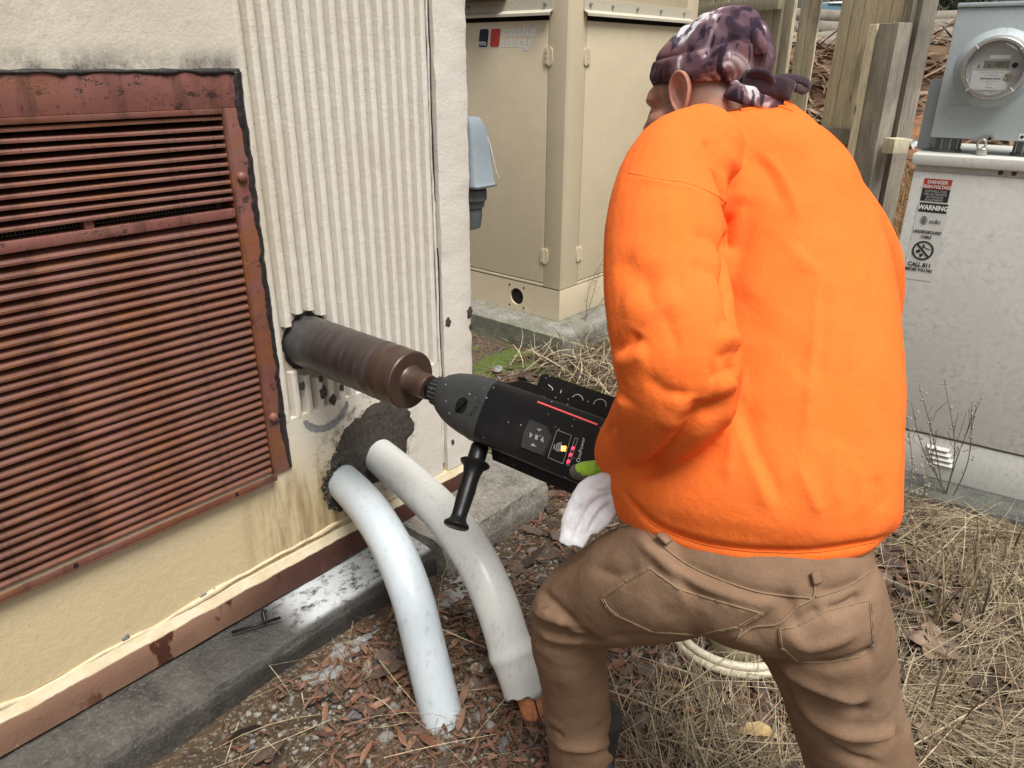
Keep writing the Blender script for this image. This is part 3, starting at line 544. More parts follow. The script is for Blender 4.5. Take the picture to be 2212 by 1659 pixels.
for tr in ([(940, 650), (992, 656), (965, 678)], [(876, 738), (878, 682), (903, 712)], [(975, 756), (1000, 722), (1004, 782)], [(884, 806), (905, 783), (938, 820)], [(930, 705), (955, 712), (947, 755), (922, 748)]): plate('arrow_key', tr[::-1], 0.0009, MAT['print_grey'], kp, 0.0042)
sc_ = plate('display_panel', [(1128, 664), (1262, 714), (1182, 976), (1044, 916)], 0.0012, MAT['black2'], body, -0.0002)
for a, b in (((1128, 664), (1262, 714)), ((1262, 714), (1182, 976)), ((1182, 976), (1044, 916)), ((1044, 916), (1128, 664))):
    A, B = dpl([a, b], 0.0012); mesh('display_border', *tubevf([A, B], 0.0006, 5), MAT['print_grey'], sc_)
for i, (x, h) in enumerate([(1100, 42), (1122, 70), (1140, 85), (1158, 85)]): plate('level_bar', [(x-2+h*0.10, 830-h/2-12), (x+7+h*0.10, 833-h/2-12), (x+7-h*0.10, 833+h/2-12), (x-2-h*0.10, 830+h/2-12)][::-1], 0.0008, MAT['print_grey'], sc_, 0.0011)
for x in (1180, 1203): plate('level_lamp', [(x-6, 808), (x+12, 814), (x+3, 862), (x-14, 856)][::-1], 0.0014, MAT['led_amber'], sc_, 0.0011)
for x, y in ((1276, 832), (1254, 893), (1233, 955)): plate('status_lamp', [(x+math.cos(t)*13-math.sin(t)*6, y+math.sin(t)*17) for t in np.linspace(0, 2*math.pi, 12, endpoint=False)][::-1], 0.0014, MAT['led_red'], body, 0.0004)
cap_ = [(1297, 735), (1322, 742), (1240, 992), (1213, 985)]
for a, b in zip(cap_, cap_[1:]+cap_[:1]): A, B = dpl([a, b], 0.0006); mesh('lamp_border', *tubevf([A, B], 0.0006, 5), MAT['print_grey'], body)
A, B, C_ = dpl([(1335, 965), (1362, 850), (1300, 950)], 0.0015); ex = (B-A)/np.linalg.norm(B-A); ey = np.cross(NV, ex)
mesh('lettering', *textvf('OnePower', 0.0115, A, ex, ey), MAT['white'], body)
A, B = dpl([(950, 402), (1500, 612)], -0.001); mesh('light_strip', *tubevf([A, B], 0.0021, 6), MAT['led_strip'], body)
kx, kn_ = onp(*dk(257, 437), ax(0.61, 0.046), NV), NV
kb = mesh('mode_knob', *lathe([(-0.01, 0.0205), (0.0, 0.0205), (0.003, 0.019), (0.004, 0.012)], 30, kx, NV), MAT['black2'], gh, smooth=True, creaseangle=30)
ka = WV*0.8+AXD*0.5; ka /= np.linalg.norm(ka); kbv = np.cross(NV, ka); mesh('knob_grip', *prism([(-0.018, -0.004), (0.018, -0.004), (0.018, 0.004), (-0.018, 0.004)], kx+NV*0.003, ka, kbv, 0.006), MAT['black2'], kb)
A = onp(*dk(330, 555), ax(0.64, 0.0515), NV); mesh('lettering', *textvf('WS-1', 0.017, A-AXD*0.0, WV*0.2+AXD*0.35+WV*0.9, NV*0-AXD*0.9+WV*0.3), MAT['black2'], gh)
# guard plates behind the body, the upper one carrying chalked strokes
g1 = mesh('guard_plate', *prism([(-0.06, -0.004), (0.0, 0.020), (0.30, 0.020), (0.30, -0.004)], ax(0.72, -0.035, 0.072), AXD, WV, 0.004), MAT['black'], dr)
gp = mesh('guard_plate', *prism([(0.0, 0.0), (0.0, 0.052), (0.012, 0.056), (0.30, 0.052), (0.30, 0.0)], ax(0.735, -0.075, 0.070), AXD, WV, 0.005), MAT['black'], dr)
mesh('guard_floor', *prism([(0, 0), (0.28, 0), (0.28, 0.045), (0, 0.045)], ax(0.735, -0.079, 0.0695), AXD, NV, 0.003), MAT['black'], dr)
for pts in ([(0.10, 0.006), (0.112, 0.018), (0.128, 0.014), (0.132, 0.004)], [(0.068, 0.016), (0.070, 0.0)], [(0.165, 0.0), (0.16, 0.014), (0.172, 0.024), (0.186, 0.022), (0.192, 0.012)], [(0.03, 0.018), (0.045, 0.012), (0.040, 0.002), (0.026, 0.006)], [(0.145, 0.012), (0.147, 0.0)]):
    Pq = cat([ax(0.735+a, -0.075+0.0056, 0.086+b) for a, b in pts], 12); mesh('chalk_mark', *tubevf(Pq, 0.0011, 5), MAT['white'], gp)
mesh('lower_flange', *prism([(0.0, 0.0), (0.34, 0.0), (0.34, -0.032), (0.02, -0.032)], ax(0.71, -0.02, -0.070), AXD, WV, 0.004), MAT['black'], dr)
for q in range(4): mesh('flange_screw', *lathe([(0, 0.004), (0.002, 0.003), (0.0025, 0.0005)], 10, ax(0.76+0.07*q, -0.0155, -0.090), NV), MAT['dgrey'], dr, smooth=True)
# side handle
h0 = onp(1040, 955, ax(0.66), NV)+NV*0.0; h1 = onp(984, 1140, ax(0.66, 0.05), NV); hd = (h1-h0); hl = np.linalg.norm(hd); hd /= hl
prof = [(-0.02, 0.018), (0.008, 0.020), (0.012, 0.0225), (0.050, 0.0225), (0.052, 0.034), (0.055, 0.038), (0.060, 0.036), (0.068, 0.026), (0.085, 0.0215), (0.105, 0.0205), (0.125, 0.0215), (0.150, 0.0205), (0.170, 0.019), (0.188, 0.0185), (0.199, 0.021), (0.207, 0.030), (0.213, 0.0315), (0.217, 0.028), (0.218, 0.001)]
mesh('side_handle', *lathe([(a*hl/0.218, b*0.92) for a, b in prof], 36, h0, hd), MAT['black2'], dr, smooth=True, creaseangle=50)
# rear grip with trigger, behind the body, where the hand holds it
rg = cat([ax(1.03, -0.02, -0.03), ax(1.08, -0.015, -0.05), ax(1.12, -0.01, -0.045), ax(1.13, -0.01, 0.02), ax(1.10, -0.01, 0.05), ax(1.03, -0.01, 0.04)], 40)
mesh('rear_grip', *tubevf(rg, 0.017, 14), MAT['black2'], dr, smooth=True)

# ------------------------------------------------------------------ generator enclosure
GXc, GYc, GZc = -2.634, 3.53, 0.124
ge = thing('generator_enclosure', (GXc-0.75, GYc+0.7, GZc), 'tall beige steel enclosure with red and navy logo and doors', 'enclosure')
g = MB(); g.box((GXc-1.6, GYc+0.014, GZc+0.002), (GXc-0.014, GYc+1.43, 2.9)); g.build('dark_core', MAT['dark'], ge)
def gpan(name, lo, hi, bev=0.004): return mesh(name, *boxvf(lo, hi, bev), MAT['gen'], ge, smooth=True, creaseangle=30)
x0, x1, y1 = GXc-1.6, GXc, GYc+1.422
# front: base with round port, corner post, header, door
def plate_hole(name, cx, cz, r, lo, hi, y, th, mat, parent):
    k = 32; an = np.linspace(0, 2*math.pi, k, endpoint=False); C = np.stack([cx+r*np.cos(an), np.full(k, y), cz+r*np.sin(an)], -1); O = []
    for a in an:
        dx, dz = math.cos(a), math.sin(a); s_ = min(((hi[0] if dx > 0 else lo[0])-cx)/dx if abs(dx) > 1e-9 else 1e9, ((hi[1] if dz > 0 else lo[1])-cz)/dz if abs(dz) > 1e-9 else 1e9); O.append([cx+dx*s_, y, cz+dz*s_])
    for c in ((lo[0], lo[1]), (hi[0], lo[1]), (lo[0], hi[1]), (hi[0], hi[1])):
        j = min(range(k), key=lambda i: (O[i][0]-c[0])**2+(O[i][2]-c[1])**2); O[j] = [c[0], y, c[1]]
    O = np.array(O); B = C+np.array([0, th, 0]); V = np.vstack([C, O, B]); F = [[i, k+i, k+(i+1) % k, (i+1) % k] for i in range(k)]+[[i, (i+1) % k, 2*k+(i+1) % k, 2*k+i] for i in range(k)]
    return mesh(name, V, F, mat, parent)
plate_hole('base_panel', -2.977, 0.218, 0.054, (x0, GZc), (x1, 0.318), GYc, 0.014, MAT['gen'], ge)
gpan('corner_post', (-2.761, GYc, 0.322), (x1, GYc+0.014, 2.9)); gpan('header', (x0, GYc, 1.838), (-2.765, GYc+0.014, 2.9))
d1 = gpan('door', (x0, GYc, 0.345), (-2.765, GYc+0.0135, 1.806)); gpan('sill', (x0, GYc, 0.322), (-2.765, GYc+0.0135, 0.340))
gpan('base_panel', (x1-0.014, GYc+0.0005, GZc), (x1, y1, 0.318)); gpan('corner_post', (x1-0.014, GYc+0.0145, 0.322), (x1, 3.704, 2.9)); gpan('header', (x1-0.014, 3.708, 1.838), (x1, 4.80, 2.9)); gpan('corner_post', (x1-0.014, 4.804, 0.322), (x1, y1, 2.9))
d2 = gpan('door', (x1-0.0135, 3.708, 0.345), (x1, 4.80, 1.806)); gpan('sill', (x1-0.0135, 3.708, 0.322), (x1, 4.80, 0.340))
for a, b in ((0.07, 0.07), (-0.07, 0.07), (0.07, -0.07), (-0.07, -0.07)): mesh('screw_hole', *lathe([(0, 0.0005), (0.0008, 0.007)], 10, (-2.977+a*0.85, GYc-0.0005, 0.218+b*0.95), (0, -1, 0), False), MAT['dark'], ge)
def hinge(p, ex, n, flip):
    ex = np.array(ex, float); n = np.array(n, float); ez = np.array([0, 0, 1.0]); t = np.linspace(0, 2*math.pi, 24, endpoint=False); q = 0.5
    o = [(0.030*np.sign(math.cos(a))*abs(math.cos(a))**q, 0.046*np.sign(math.sin(a))*abs(math.sin(a))**0.4) for a in t]
    if np.cross(ex, ez)@n < 0: ex = -ex
    h = mesh('hinge', *prism(o, np.array(p), ex, ez, 0.006), MAT['gen'], ge, smooth=True, creaseangle=40)
    for k in range(3): V, F = boxvf((-0.018, -0.011, 0), (0.004, 0.011, 0.004), 0.002); mesh('knuckle', np.array(p)+n*0.006+np.outer((V[:, 0])*flip, ex)+np.outer(V[:, 1]+(k-1)*0.026, ez)+np.outer(V[:, 2], n), F, MAT['gen'], h)
    for s_ in (1, -1): mesh('knuckle_pin', *tubevf([np.array(p)+n*0.007-ez*0.04, np.array(p)+n*0.007+ez*0.04], 0.0035, 8), MAT['gen'], h) if s_ > 0 else None
for z in (1.625, 0.515): hinge((-2.760, GYc-0.0005, z), (1, 0, 0), (0, -1, 0), 1); hinge((x1+0.0005, 3.713, z), (0, 1, 0), (1, 0, 0), -1)
# rain rails over the doors
def rail(p0, along, n, length, bolts, ramp=False):
    p0, along, n = (np.array(v, float) for v in (p0, along, n)); ez = np.array([0, 0, 1.0]); pr = [(0.001, 0.075), (0.006, 0.075), (0.006, 0.022), (0.034, 0.006), (0.034, -0.008), (0.030, -0.008), (0.030, 0.003), (0.001, 0.018)]
    R = [p0+along*s_+np.array([n*a+ez*b for a, b in pr]) for s_ in np.linspace(0, length, 12)]
    r = mesh('rain_rail', *loft(R), MAT['rail'], ge)
    for b in bolts: mesh('bolt', *lathe([(0, 0.013), (0.004, 0.012), (0.004, 0.008), (0.011, 0.007), (0.012, 0.0005)], 6, p0+along*b+n*0.006+ez*0.050, n), MAT['steel'], r)
rail((-2.735, GYc, 1.836), (-1, 0, 0), (0, -1, 0), 1.3, (0.05, 0.62, 1.1)); rail((x1, 3.665, 1.836), (0, 1, 0), (1, 0, 0), 1.19, (0.055, 0.27, 0.53, 0.80, 1.09))
# vent box edge above, and the logo
mesh('louver_hood', *boxvf((-3.9, GYc-0.10, 1.915), (-3.06, GYc-0.001, 2.3), 0.006), MAT['darkgrey'], ge)
YL = GYc-0.0012; EX = np.array([1.0, 0, 0]); EZ = np.array([0, 0, 1.0])
def para(name, x, z, w_, h, sh, mat, y, r=0.012):
    pts = []
    for cx, cz, a0 in ((w_-r, h-r, 0), (r, h-r, 90), (r, r, 180), (w_-r, r, 270)):
        for a in (0, 30, 60, 90): pts.append((cx+r*math.cos(math.radians(a0+a)), cz+r*math.sin(math.radians(a0+a))))
    return mesh(name, [[x+px_+sh*pz, y, z+pz] for px_, pz in pts], [list(range(16))], mat, d1)
z0 = 1.676
para('logo_border', -3.2875, z0-0.004, 0.0805, 0.104, 0.14, MAT['white'], YL); para('logo_border', -3.1975, z0-0.004, 0.0805, 0.104, 0.14, MAT['white'], YL)
para('logo_block', -3.283, z0, 0.072, 0.096, 0.14, MAT['navy'], YL-0.0008); para('logo_block', -3.193, z0, 0.072, 0.096, 0.14, MAT['red'], YL-0.0008)
mesh('lettering', *textvf('mtu', 0.040, (-3.279, YL-0.0016, z0+0.010), EX, EZ, 0.0006, 0.05, sx=0.92), MAT['white'], d1)
mesh('lettering', *textvf('onsite', 0.082, (-3.098, YL, z0+0.054), EX, EZ, 0.0022, 0.14, sx=1.22), MAT['white'], d1)
mesh('lettering', *textvf('energy', 0.082, (-3.108, YL, z0+0.000), EX, EZ, 0.0022, 0.14, sx=1.04), MAT['white'], d1)

# ------------------------------------------------------------------ outlet box on the end of the wall
ob = thing('outlet_box', (-1.80, 1.83, 1.15), 'light grey weatherproof outlet box with dark plug on wall end', 'outlet box')
qx = ony(1062, 370, 1.88)
def obr(z, xa, xb, ya, yb, k=40, e=9):
    t = np.linspace(0, 2*math.pi, k, endpoint=False); c, s_ = np.cos(t), np.sin(t); q = 2/e
    return np.stack([(xa+xb)/2+(xb-xa)/2*np.sign(c)*np.abs(c)**q, (ya+yb)/2+(yb-ya)/2*np.sign(s_)*np.abs(s_)**q, np.full(k, z)], -1)
zt = onx(1020, 250, -1.78)[2]; zb = onx(1040, 392, -1.78)[2]
yo = [1.862, 1.874, 1.886, 1.900, 1.914, 1.914]
R = [obr(z, -1.90, -1.70-0.03*(1-i/5), 1.807, y) for i, (z, y) in enumerate(zip([zt, zt-0.012, zt-0.035, zt-0.09, zb+0.012, zb], yo))]
ml = mesh('cover', *loft(R), m_paint('blue_grey_box_paint', (0.27, 0.325, 0.36), (0.10, 0.11, 0.11), 0.5, 0.5, 12), ob, smooth=True, creaseangle=45)
mesh('lower_seam', *loft([obr(zb-0.006, -1.905, -1.697, 1.807, 1.918), obr(zb, -1.905, -1.697, 1.807, 1.918)]), MAT['darkgrey'], ob)
cx_, cy_ = -1.775, 1.858
mesh('plug_collar', *lathe([(0, 0.045), (0.012, 0.056), (0.045, 0.056), (0.05, 0.050), (0.07, 0.046)], 24, (cx_, cy_, zb-0.006), (0, 0, -1)), MAT['darkgrey'], ob, smooth=True, creaseangle=40)
mesh('plug', *lathe([(0.06, 0.040), (0.10, 0.040), (0.14, 0.034), (0.145, 0.02)], 20, (cx_, cy_, zb-0.006), (0, 0, -1)), MAT['darkgrey'], ob, smooth=True, creaseangle=40)
wp = cat([(-1.725, 1.865, zt-0.02), (-1.715, 1.885, zt-0.07), (-1.705, 1.895, zt-0.12), (-1.70, 1.908, zb+0.04), (-1.697, 1.918, zb+0.02)], 30); mesh('seal_wire', *tubevf(wp, 0.0013, 5), MAT['white'], ob)

# ------------------------------------------------------------------ electrical cabinet with labels
TA = np.array([-0.537, 3.112, 0.0]); TD = np.array([0.9933, 0.1155, 0]); TN = np.array([0.1155, -0.9933, 0]); TZ = math.atan2(TD[1], TD[0])
def tq(s_, z, off=0.0): return TA+TD*s_+TN*off+np.array([0, 0, z])
def tbox(name, s0, s1, o0, o1, z0, z1, mat, parent, bev=0.004):
    V, F = boxvf((s0, -o1, z0), (s1, -o0, z1), bev); TY = -TN
    return mesh(name, TA+np.outer(V[:, 0], TD)+np.outer(V[:, 1], TY)+np.outer(V[:, 2], EZ), F, mat, parent, smooth=True, creaseangle=30)
tag(mesh('concrete_pad', *(lambda V, F: (TA+np.outer(V[:, 0], TD)-np.outer(V[:, 1], TN)+np.outer(V[:, 2], EZ), F))(*boxvf((-0.30, -0.16, -0.08), (1.2, 0.9, 0.045), 0.02)), MAT['pad2']), kind='structure', label='dark concrete pad under the pale cabinet')
cbn = thing('utility_cabinet', tuple(tq(0.3, 0.045, -0.25)), 'pale mildewed utility cabinet with danger and warning labels, right edge', 'cabinet', rz=TZ)
tbox('plinth', -0.176, 0.82, -0.5, -0.006, 0.0455, 0.226, MAT['cab'], cbn); fd = tbox('door', -0.180, 0.82, -0.5, 0.0, 0.234, 1.240, MAT['cab'], cbn, 0.008); tbox('seam', -0.176, 0.82, -0.5, -0.02, 0.226, 0.234, MAT['dark'], cbn, 0)
tbox('neck', -0.176, 0.82, -0.5, -0.012, 1.240, 1.262, MAT['cab'], cbn, 0.002); tbox('lid', -0.192, 0.83, -0.53, 0.014, 1.262, 1.300, MAT['lid'], cbn, 0.007)
for k in range(4):
    V, F = prism([(0, 0), (0.085, 0), (0.08, 0.010), (0.005, 0.010)], tq(0.075+0.01*k, 0.190-0.021*k, -0.006), TD, EZ, 0.0); V[:, :] = V; n_ = len(V)//2
    V[n_:] += TN*0.0; Vt = V.copy(); Vt[n_] += 0; Vb = np.vstack([tq(0.075+0.01*k, 0.19-0.021*k, -0.0055), tq(0.16+0.01*k, 0.19-0.021*k, -0.0055), tq(0.155+0.01*k, 0.178-0.021*k, 0.004), tq(0.08+0.01*k, 0.178-0.021*k, 0.004), tq(0.155+0.01*k, 0.176-0.021*k, -0.0055), tq(0.08+0.01*k, 0.176-0.021*k, -0.0055)])
    mesh('vent_louver', Vb, [[0, 3, 2, 1], [3, 5, 4, 2], [0, 5, 3], [1, 2, 4]], MAT['cab'], cbn)
tbox('side_latch', -0.196, -0.1795, -0.06, -0.02, 0.50, 0.77, MAT['black2'], cbn, 0.003)
for k in (0.09, 0.13): mesh('rivet', *lathe([(0, 0.008), (0.003, 0.007), (0.005, 0.0005)], 12, tq(k, 1.252, -0.011), TN), MAT['rust'], cbn, smooth=True)
# labels
def lab(name, s0, s1, z0, z1, mat, parent, off=0.0012): return mesh(name, [tq(s0, z0, off), tq(s1, z0, off), tq(s1, z1, off), tq(s0, z1, off)], [[0, 1, 2, 3]], mat, parent)
def ltx(txt, s_, z, size, mat, parent, off=0.0030, bold=0.0006, al='CENTER', sx=1.0): return mesh('lettering', *textvf(txt, size, tq(s_, z, off), TD, EZ, bold, 0, al, sx), mat, parent)
l1 = lab('danger_label', -0.138, -0.048, 1.180, 1.217, MAT['labelred'], fd); l2 = lab('danger_label', -0.138, -0.048, 1.137, 1.180, MAT['ink'], fd)
ltx('DANGER', -0.093, 1.200, 0.0165, MAT['paper'], l1); ltx('HIGH-VOLTAGE', -0.093, 1.184, 0.0155, MAT['paper'], l1, sx=0.88)
for i, t in enumerate(('SUITABLE FOR', 'USE AS SERVICE', 'ENTRANCE', 'EQUIPMENT')): ltx(t, -0.093, 1.1695-0.0102*i, 0.0108, MAT['print_grey'], l2, bold=0.0002)
st = lab('warning_strip', -0.141, -0.041, 0.845, 1.135, MAT['paper'], fd); wl = lab('warning_block', -0.136, -0.044, 1.098, 1.131, MAT['ink'], st, 0.0020)
ltx('WARNING', -0.090, 1.107, 0.0235, MAT['white'], wl, 0.0034, 0.0010, sx=0.86)
ltx('at&t', -0.074, 1.059, 0.022, MAT['ink'], st, bold=0.0001)
for k in range(6):
    zz = 1.068+(k-2.5)*0.0052; hw = math.sqrt(max(0, 0.0165**2-(zz-1.068)**2))*0.95; pts = [tq(-0.111+a*hw, zz+0.0015*(1-a*a)-0.002*a, 0.0030) for a in np.linspace(-1, 1, 9)]+[tq(-0.111+a*hw, zz-0.0018*(1-a*a)-0.002*a, 0.0030) for a in np.linspace(1, -1, 9)]
    mesh('globe_band', pts, [list(range(18))], MAT['ink'], st)
ltx('UNDERGROUND', -0.0915, 1.021, 0.0150, MAT['ink'], st, bold=0.0006, sx=0.80); ltx('CABLE', -0.0915, 1.003, 0.0150, MAT['ink'], st, bold=0.0006, sx=0.80)
ring = np.linspace(0, 2*math.pi, 40, endpoint=False); cz = 0.957
mesh('no_digging_ring', [tq(-0.0925+r_*math.cos(a), cz+r_*math.sin(a), 0.0030) for a in ring for r_ in (0.0295, 0.036)], [[2*i, 2*i+1, (2*i+3) % 80, (2*i+2) % 80] for i in range(40)], MAT['ink'], st)
mesh('no_digging_bar', [tq(-0.0925+a, cz+b, 0.0032) for a, b in ((-0.024, 0.019), (-0.019, 0.024), (0.024, -0.019), (0.019, -0.024))], [[0, 3, 2, 1]], MAT['ink'], st)
for pg in ([(-0.006, 0.022), (0.004, 0.022), (0.001, 0.010), (-0.003, 0.010)], [(0.0, 0.012), (0.022, 0.003), (0.022, 0.007), (0.002, 0.015)], [(-0.024, -0.002), (-0.012, 0.003), (-0.006, -0.006), (-0.018, -0.012)], [(-0.010, -0.014), (0.002, -0.010), (0.004, -0.018), (-0.004, -0.026)]): mesh('no_digging_figure', [tq(-0.0925+a, cz+b, 0.0028) for a, b in pg], [[0, 3, 2, 1]], MAT['ink'], st)
ltx('CALL 811', -0.0935, 0.896, 0.0215, MAT['ink'], st, bold=0.0009, sx=0.88); ltx('BEFORE YOU DIG', -0.0935, 0.879, 0.0150, MAT['ink'], st, bold=0.0007, sx=0.78)

# ------------------------------------------------------------------ electric meter socket on the cabinet
mb = thing('meter_box', tuple(tq(0.1, 1.30, -0.16)), 'grey electric meter box with round glass meter on pale cabinet', 'meter box', rz=TZ)
OF = -0.08
bx = tbox('box', -0.158, 0.26, -0.24, OF, 1.352, 1.775, MAT['grey'], mb, 0.006); tbox('lid', -0.160, 0.262, -0.245, OF+0.006, 1.7755, 1.79, MAT['grey'], mb, 0.004); tbox('conduit_body', -0.205, -0.159, -0.30, -0.16, 1.302, 1.545, MAT['grey'], mb, 0.006)
for s_ in (-0.105, 0.15):
    n_ = mesh('hub_nipple', *lathe([(0, 0.052), (0.008, 0.052), (0.010, 0.044), (0.046, 0.044), (0.048, 0.050), (0.0515, 0.050)], 28, tq(s_, 1.3005, OF-0.07), (0, 0, 1)), MAT['darkgrey'], mb, smooth=True, creaseangle=35)
    for k in range(10): a = k*0.628; q = tq(s_, 1.31, OF-0.07)+TD*math.cos(a)*0.0445+TN*math.sin(a)*0.0445; mesh('nipple_rib', *tubevf([q, q+EZ*0.038], 0.0025, 5), MAT['steel'], n_)
MC = tq(-0.004, 1.585, OF)
me_ = mesh('meter_ring', *lathe([(-0.002, 0.128), (0.004, 0.122), (0.010, 0.108), (0.016, 0.104), (0.030, 0.103), (0.040, 0.099), (0.042, 0.092), (0.030, 0.090), (0.012, 0.088)], 64, MC, TN, False), MAT['grey'], mb, smooth=True, creaseangle=60)
mesh('meter_rim', *lathe([(0.028, 0.1035), (0.052, 0.100), (0.058, 0.094), (0.058, 0.086), (0.050, 0.084), (0.030, 0.084)], 64, MC, TN, False), MAT['steel'], mb, smooth=True, creaseangle=40)
dial = mesh('meter_dial', *lathe([(0.026, 0.090), (0.030, 0.088), (0.0305, 0.0005)], 48, MC, TN, False), flat('dial_grey', (0.44, 0.43, 0.42), 0.55, var=0.05), mb)
mg = Mt('meter_glass'); GL = mg.out((0.9, 0.92, 0.92), 0.05, 0.0, None, Transmission_Weight=1.0, IOR=1.15)
mesh('meter_glass', *lathe([(0.052, 0.0835), (0.064, 0.076), (0.067, 0.05), (0.068, 0.0005)], 48, MC, TN, False), GL, mb, smooth=True)
def mq(a, b, o=0.032): return MC+TD*a+EZ*b+TN*o
def mrect(name, a0, a1, b0, b1, mat, o): return mesh(name, [mq(a0, b0, o), mq(a1, b0, o), mq(a1, b1, o), mq(a0, b1, o)], [[0, 1, 2, 3]], mat, dial)
mrect('face_label', -0.062, 0.045, -0.066, -0.008, MAT['paper'], 0.0315); mrect('face_label', -0.022, 0.038, 0.030, 0.041, MAT['white'], 0.0318)
lcd = mrect('lcd', -0.034, 0.040, 0.000, 0.0235, flat('lcd_green', (0.17, 0.18, 0.13), 0.3, var=0.05), 0.0322)
mesh('lettering', *textvf('c nEt', 0.021, mq(-0.022, 0.005, 0.0328), TD, EZ, 0, 0.1, sx=1.05), MAT['ink'], lcd)
mesh('sensor', *lathe([(0, 0.0085), (0.002, 0.0085), (0.0021, 0.0005)], 20, mq(0.055, 0.010, 0.031), TN), MAT['ink'], dial); mesh('optical_port', *lathe([(0, 0.0125), (0.003, 0.0125), (0.0031, 0.0005)], 20, mq(0.044, -0.026, 0.031), TN), MAT['wire'], dial)
for a, b in ((0.040, -0.023), (0.048, -0.023), (0.044, -0.031)): mesh('port_pin', *lathe([(0, 0.0024), (0.001, 0.0023)], 8, mq(a, b, 0.0342), TN), MAT['ink'], dial)
for i, (t, sz) in enumerate((('CL200 240V 3W TYPE 30TA', 0.0075), ('222 090073 057', 0.0085), ('2221', 0.001), ('DUKE ENERGY PROGRESS', 0.0055), ('CA 21 03', 0.006), ('Fahrenheit', 0.006))):
    mesh('lettering', *textvf(t, sz, mq(-0.005, -0.0160-0.0088*i, 0.0320), TD, EZ, 0.0001, 0, 'CENTER', sx=0.8), MAT['print_grey'], dial)
for k in range(22): mrect('barcode_bar', -0.036+k*0.0027, -0.036+k*0.0027+(0.0012 if k % 3 else 0.002), -0.0352, -0.0295, MAT['ink'], 0.0320)
mesh('lettering', *textvf('A', 0.02, mq(-0.052, 0.0, 0.0320), TD, EZ, 0, 0, sx=0.6), MAT['ink'], dial)
for a in (0.75, 2.35, 3.95, 5.5): q = MC+TD*math.cos(a)*0.092+EZ*math.sin(a)*0.092+TN*0.058; mesh('rim_tab', *tubevf([q-(TD*math.cos(a)+EZ*math.sin(a))*0.008, q+(TD*math.cos(a)+EZ*math.sin(a))*0.008], 0.0016, 5), MAT['white'], me_)
hp = mesh('hasp', *prism([(-0.045, -0.006), (-0.012, 0.004), (0.008, 0.016), (0.030, 0.016), (0.038, 0.006), (0.030, -0.006), (0.0, -0.004)], tq(0.005, 1.352, OF+0.001), TD, EZ, 0.003), MAT['steel'], mb)
mesh('hasp_hole', *lathe([(0, 0.006), (0.0006, 0.0055)], 14, tq(0.030, 1.357, OF+0.0042), TN), MAT['dark'], hp)
pl = thing('padlock', tuple(tq(0.016, 1.3005, OF+0.012)), 'small steel barrel lock hanging under the meter box', 'lock', rz=TZ)
mesh('lock_body', *lathe([(0, 0.0165), (0.002, 0.0175), (0.022, 0.0175), (0.024, 0.0160)], 24, tq(0.016, 1.301, OF+0.012), (0, 0, 1)), MAT['steel'], pl, smooth=True, creaseangle=35)
a_ = np.linspace(0, 2*math.pi, 30); mesh('shackle', *tubevf([tq(0.010+0.013*math.cos(t), 1.338+0.015*math.sin(t), OF+0.013) for t in a_], 0.004, 8), MAT['steel'], pl, smooth=True)
P_ = None; mesh('embossed_line', *tubevf([tq(-0.125, 1.462, OF), tq(-0.06, 1.462, OF)], 0.0018, 6), MAT['grey'], bx)
lb2 = mesh('small_label', [tq(0.115, 1.357, OF+0.0012), tq(0.20, 1.357, OF+0.0012), tq(0.20, 1.378, OF+0.0012), tq(0.115, 1.378, OF+0.0012)], [[0, 1, 2, 3]], MAT['white'], bx); mesh('label_dot', *lathe([(0, 0.006), (0.0006, 0.0058)], 12, tq(0.124, 1.367, OF+0.0014), TN), MAT['ink'], lb2)
mrk = None

# ------------------------------------------------------------------ fence
FA = dep(1935, 55, 4.3); FB = dep(1510, 55, 6.4); FD = FB-FA; FD[2] = 0; FD /= np.linalg.norm(FD); FN = np.array([FD[1], -FD[0], 0]); FN = FN if FN@(-FA) > 0 else -FN
fe = thing('wooden_fence', (FA[0], FA[1], 0), 'weathered wooden board fence with open gaps behind the worker', 'fence')
def fs(xc, off=0.0, yc=60): px = (2900+xc/2.37)/1.80832; P = onp(px, yc/2.37/1.80832, FA+FN*off, FN); return (P-FA)@FD
def fbox(name, s0, s1, o0, o1, z0, z1, mat, bev=0.004, lean=0.0):
    V, F = boxvf((min(s0, s1), o0, z0), (max(s0, s1), o1, z1), bev); P = np.array([FA[0], FA[1], 0])+np.outer(V[:, 0]-lean*(V[:, 2]-1.8), FD)+np.outer(V[:, 1], FN)+np.outer(V[:, 2], EZ)
    return mesh(name, P, F, mat, fe, smooth=True, creaseangle=30)
for a, b in [(-420, -345), (-335, -270), (-260, -200), (-190, -125), (-115, -50), (-42, 20), (28, 95), (103, 165), (172, 226), (232, 298), (303, 374), (396, 490), (552, 632), (636, 735)]:
    fbox('board', fs(a), fs(b), -0.012+0.006*rng.normal(), 0.010, 0.05, 2.9, MAT['wood'], lean=rng.normal()*0.004)
for i, (a, b) in enumerate([(918, 1022), (1030, 1132), (1136, 1252), (1256, 1382), (1390, 1500)]): fbox('board', fs(a, 0.07), fs(b, 0.07), 0.055, 0.075, 1.20, 2.9, MAT['wood'], lean=0.025)
fbox('rail', fs(1500, 0.1), fs(740, 0.1), 0.080, 0.118, 1.14, 1.225, MAT['wood2']); fbox('rail', fs(740), fs(-440), -0.055, -0.018, 0.35, 0.44, MAT['wood2']); fbox('rail', fs(390), fs(-440), 0.012, 0.05, 1.945, 2.035, MAT['wood'])
fbox('post', fs(1502, 0.11), fs(1588, 0.11), 0.03, 0.12, 1.30, 2.9, MAT['wood2']); fbox('post', fs(1680, 0.08), fs(1592, 0.08), -0.01, 0.09, -0.1, 2.9, MAT['wood2'])
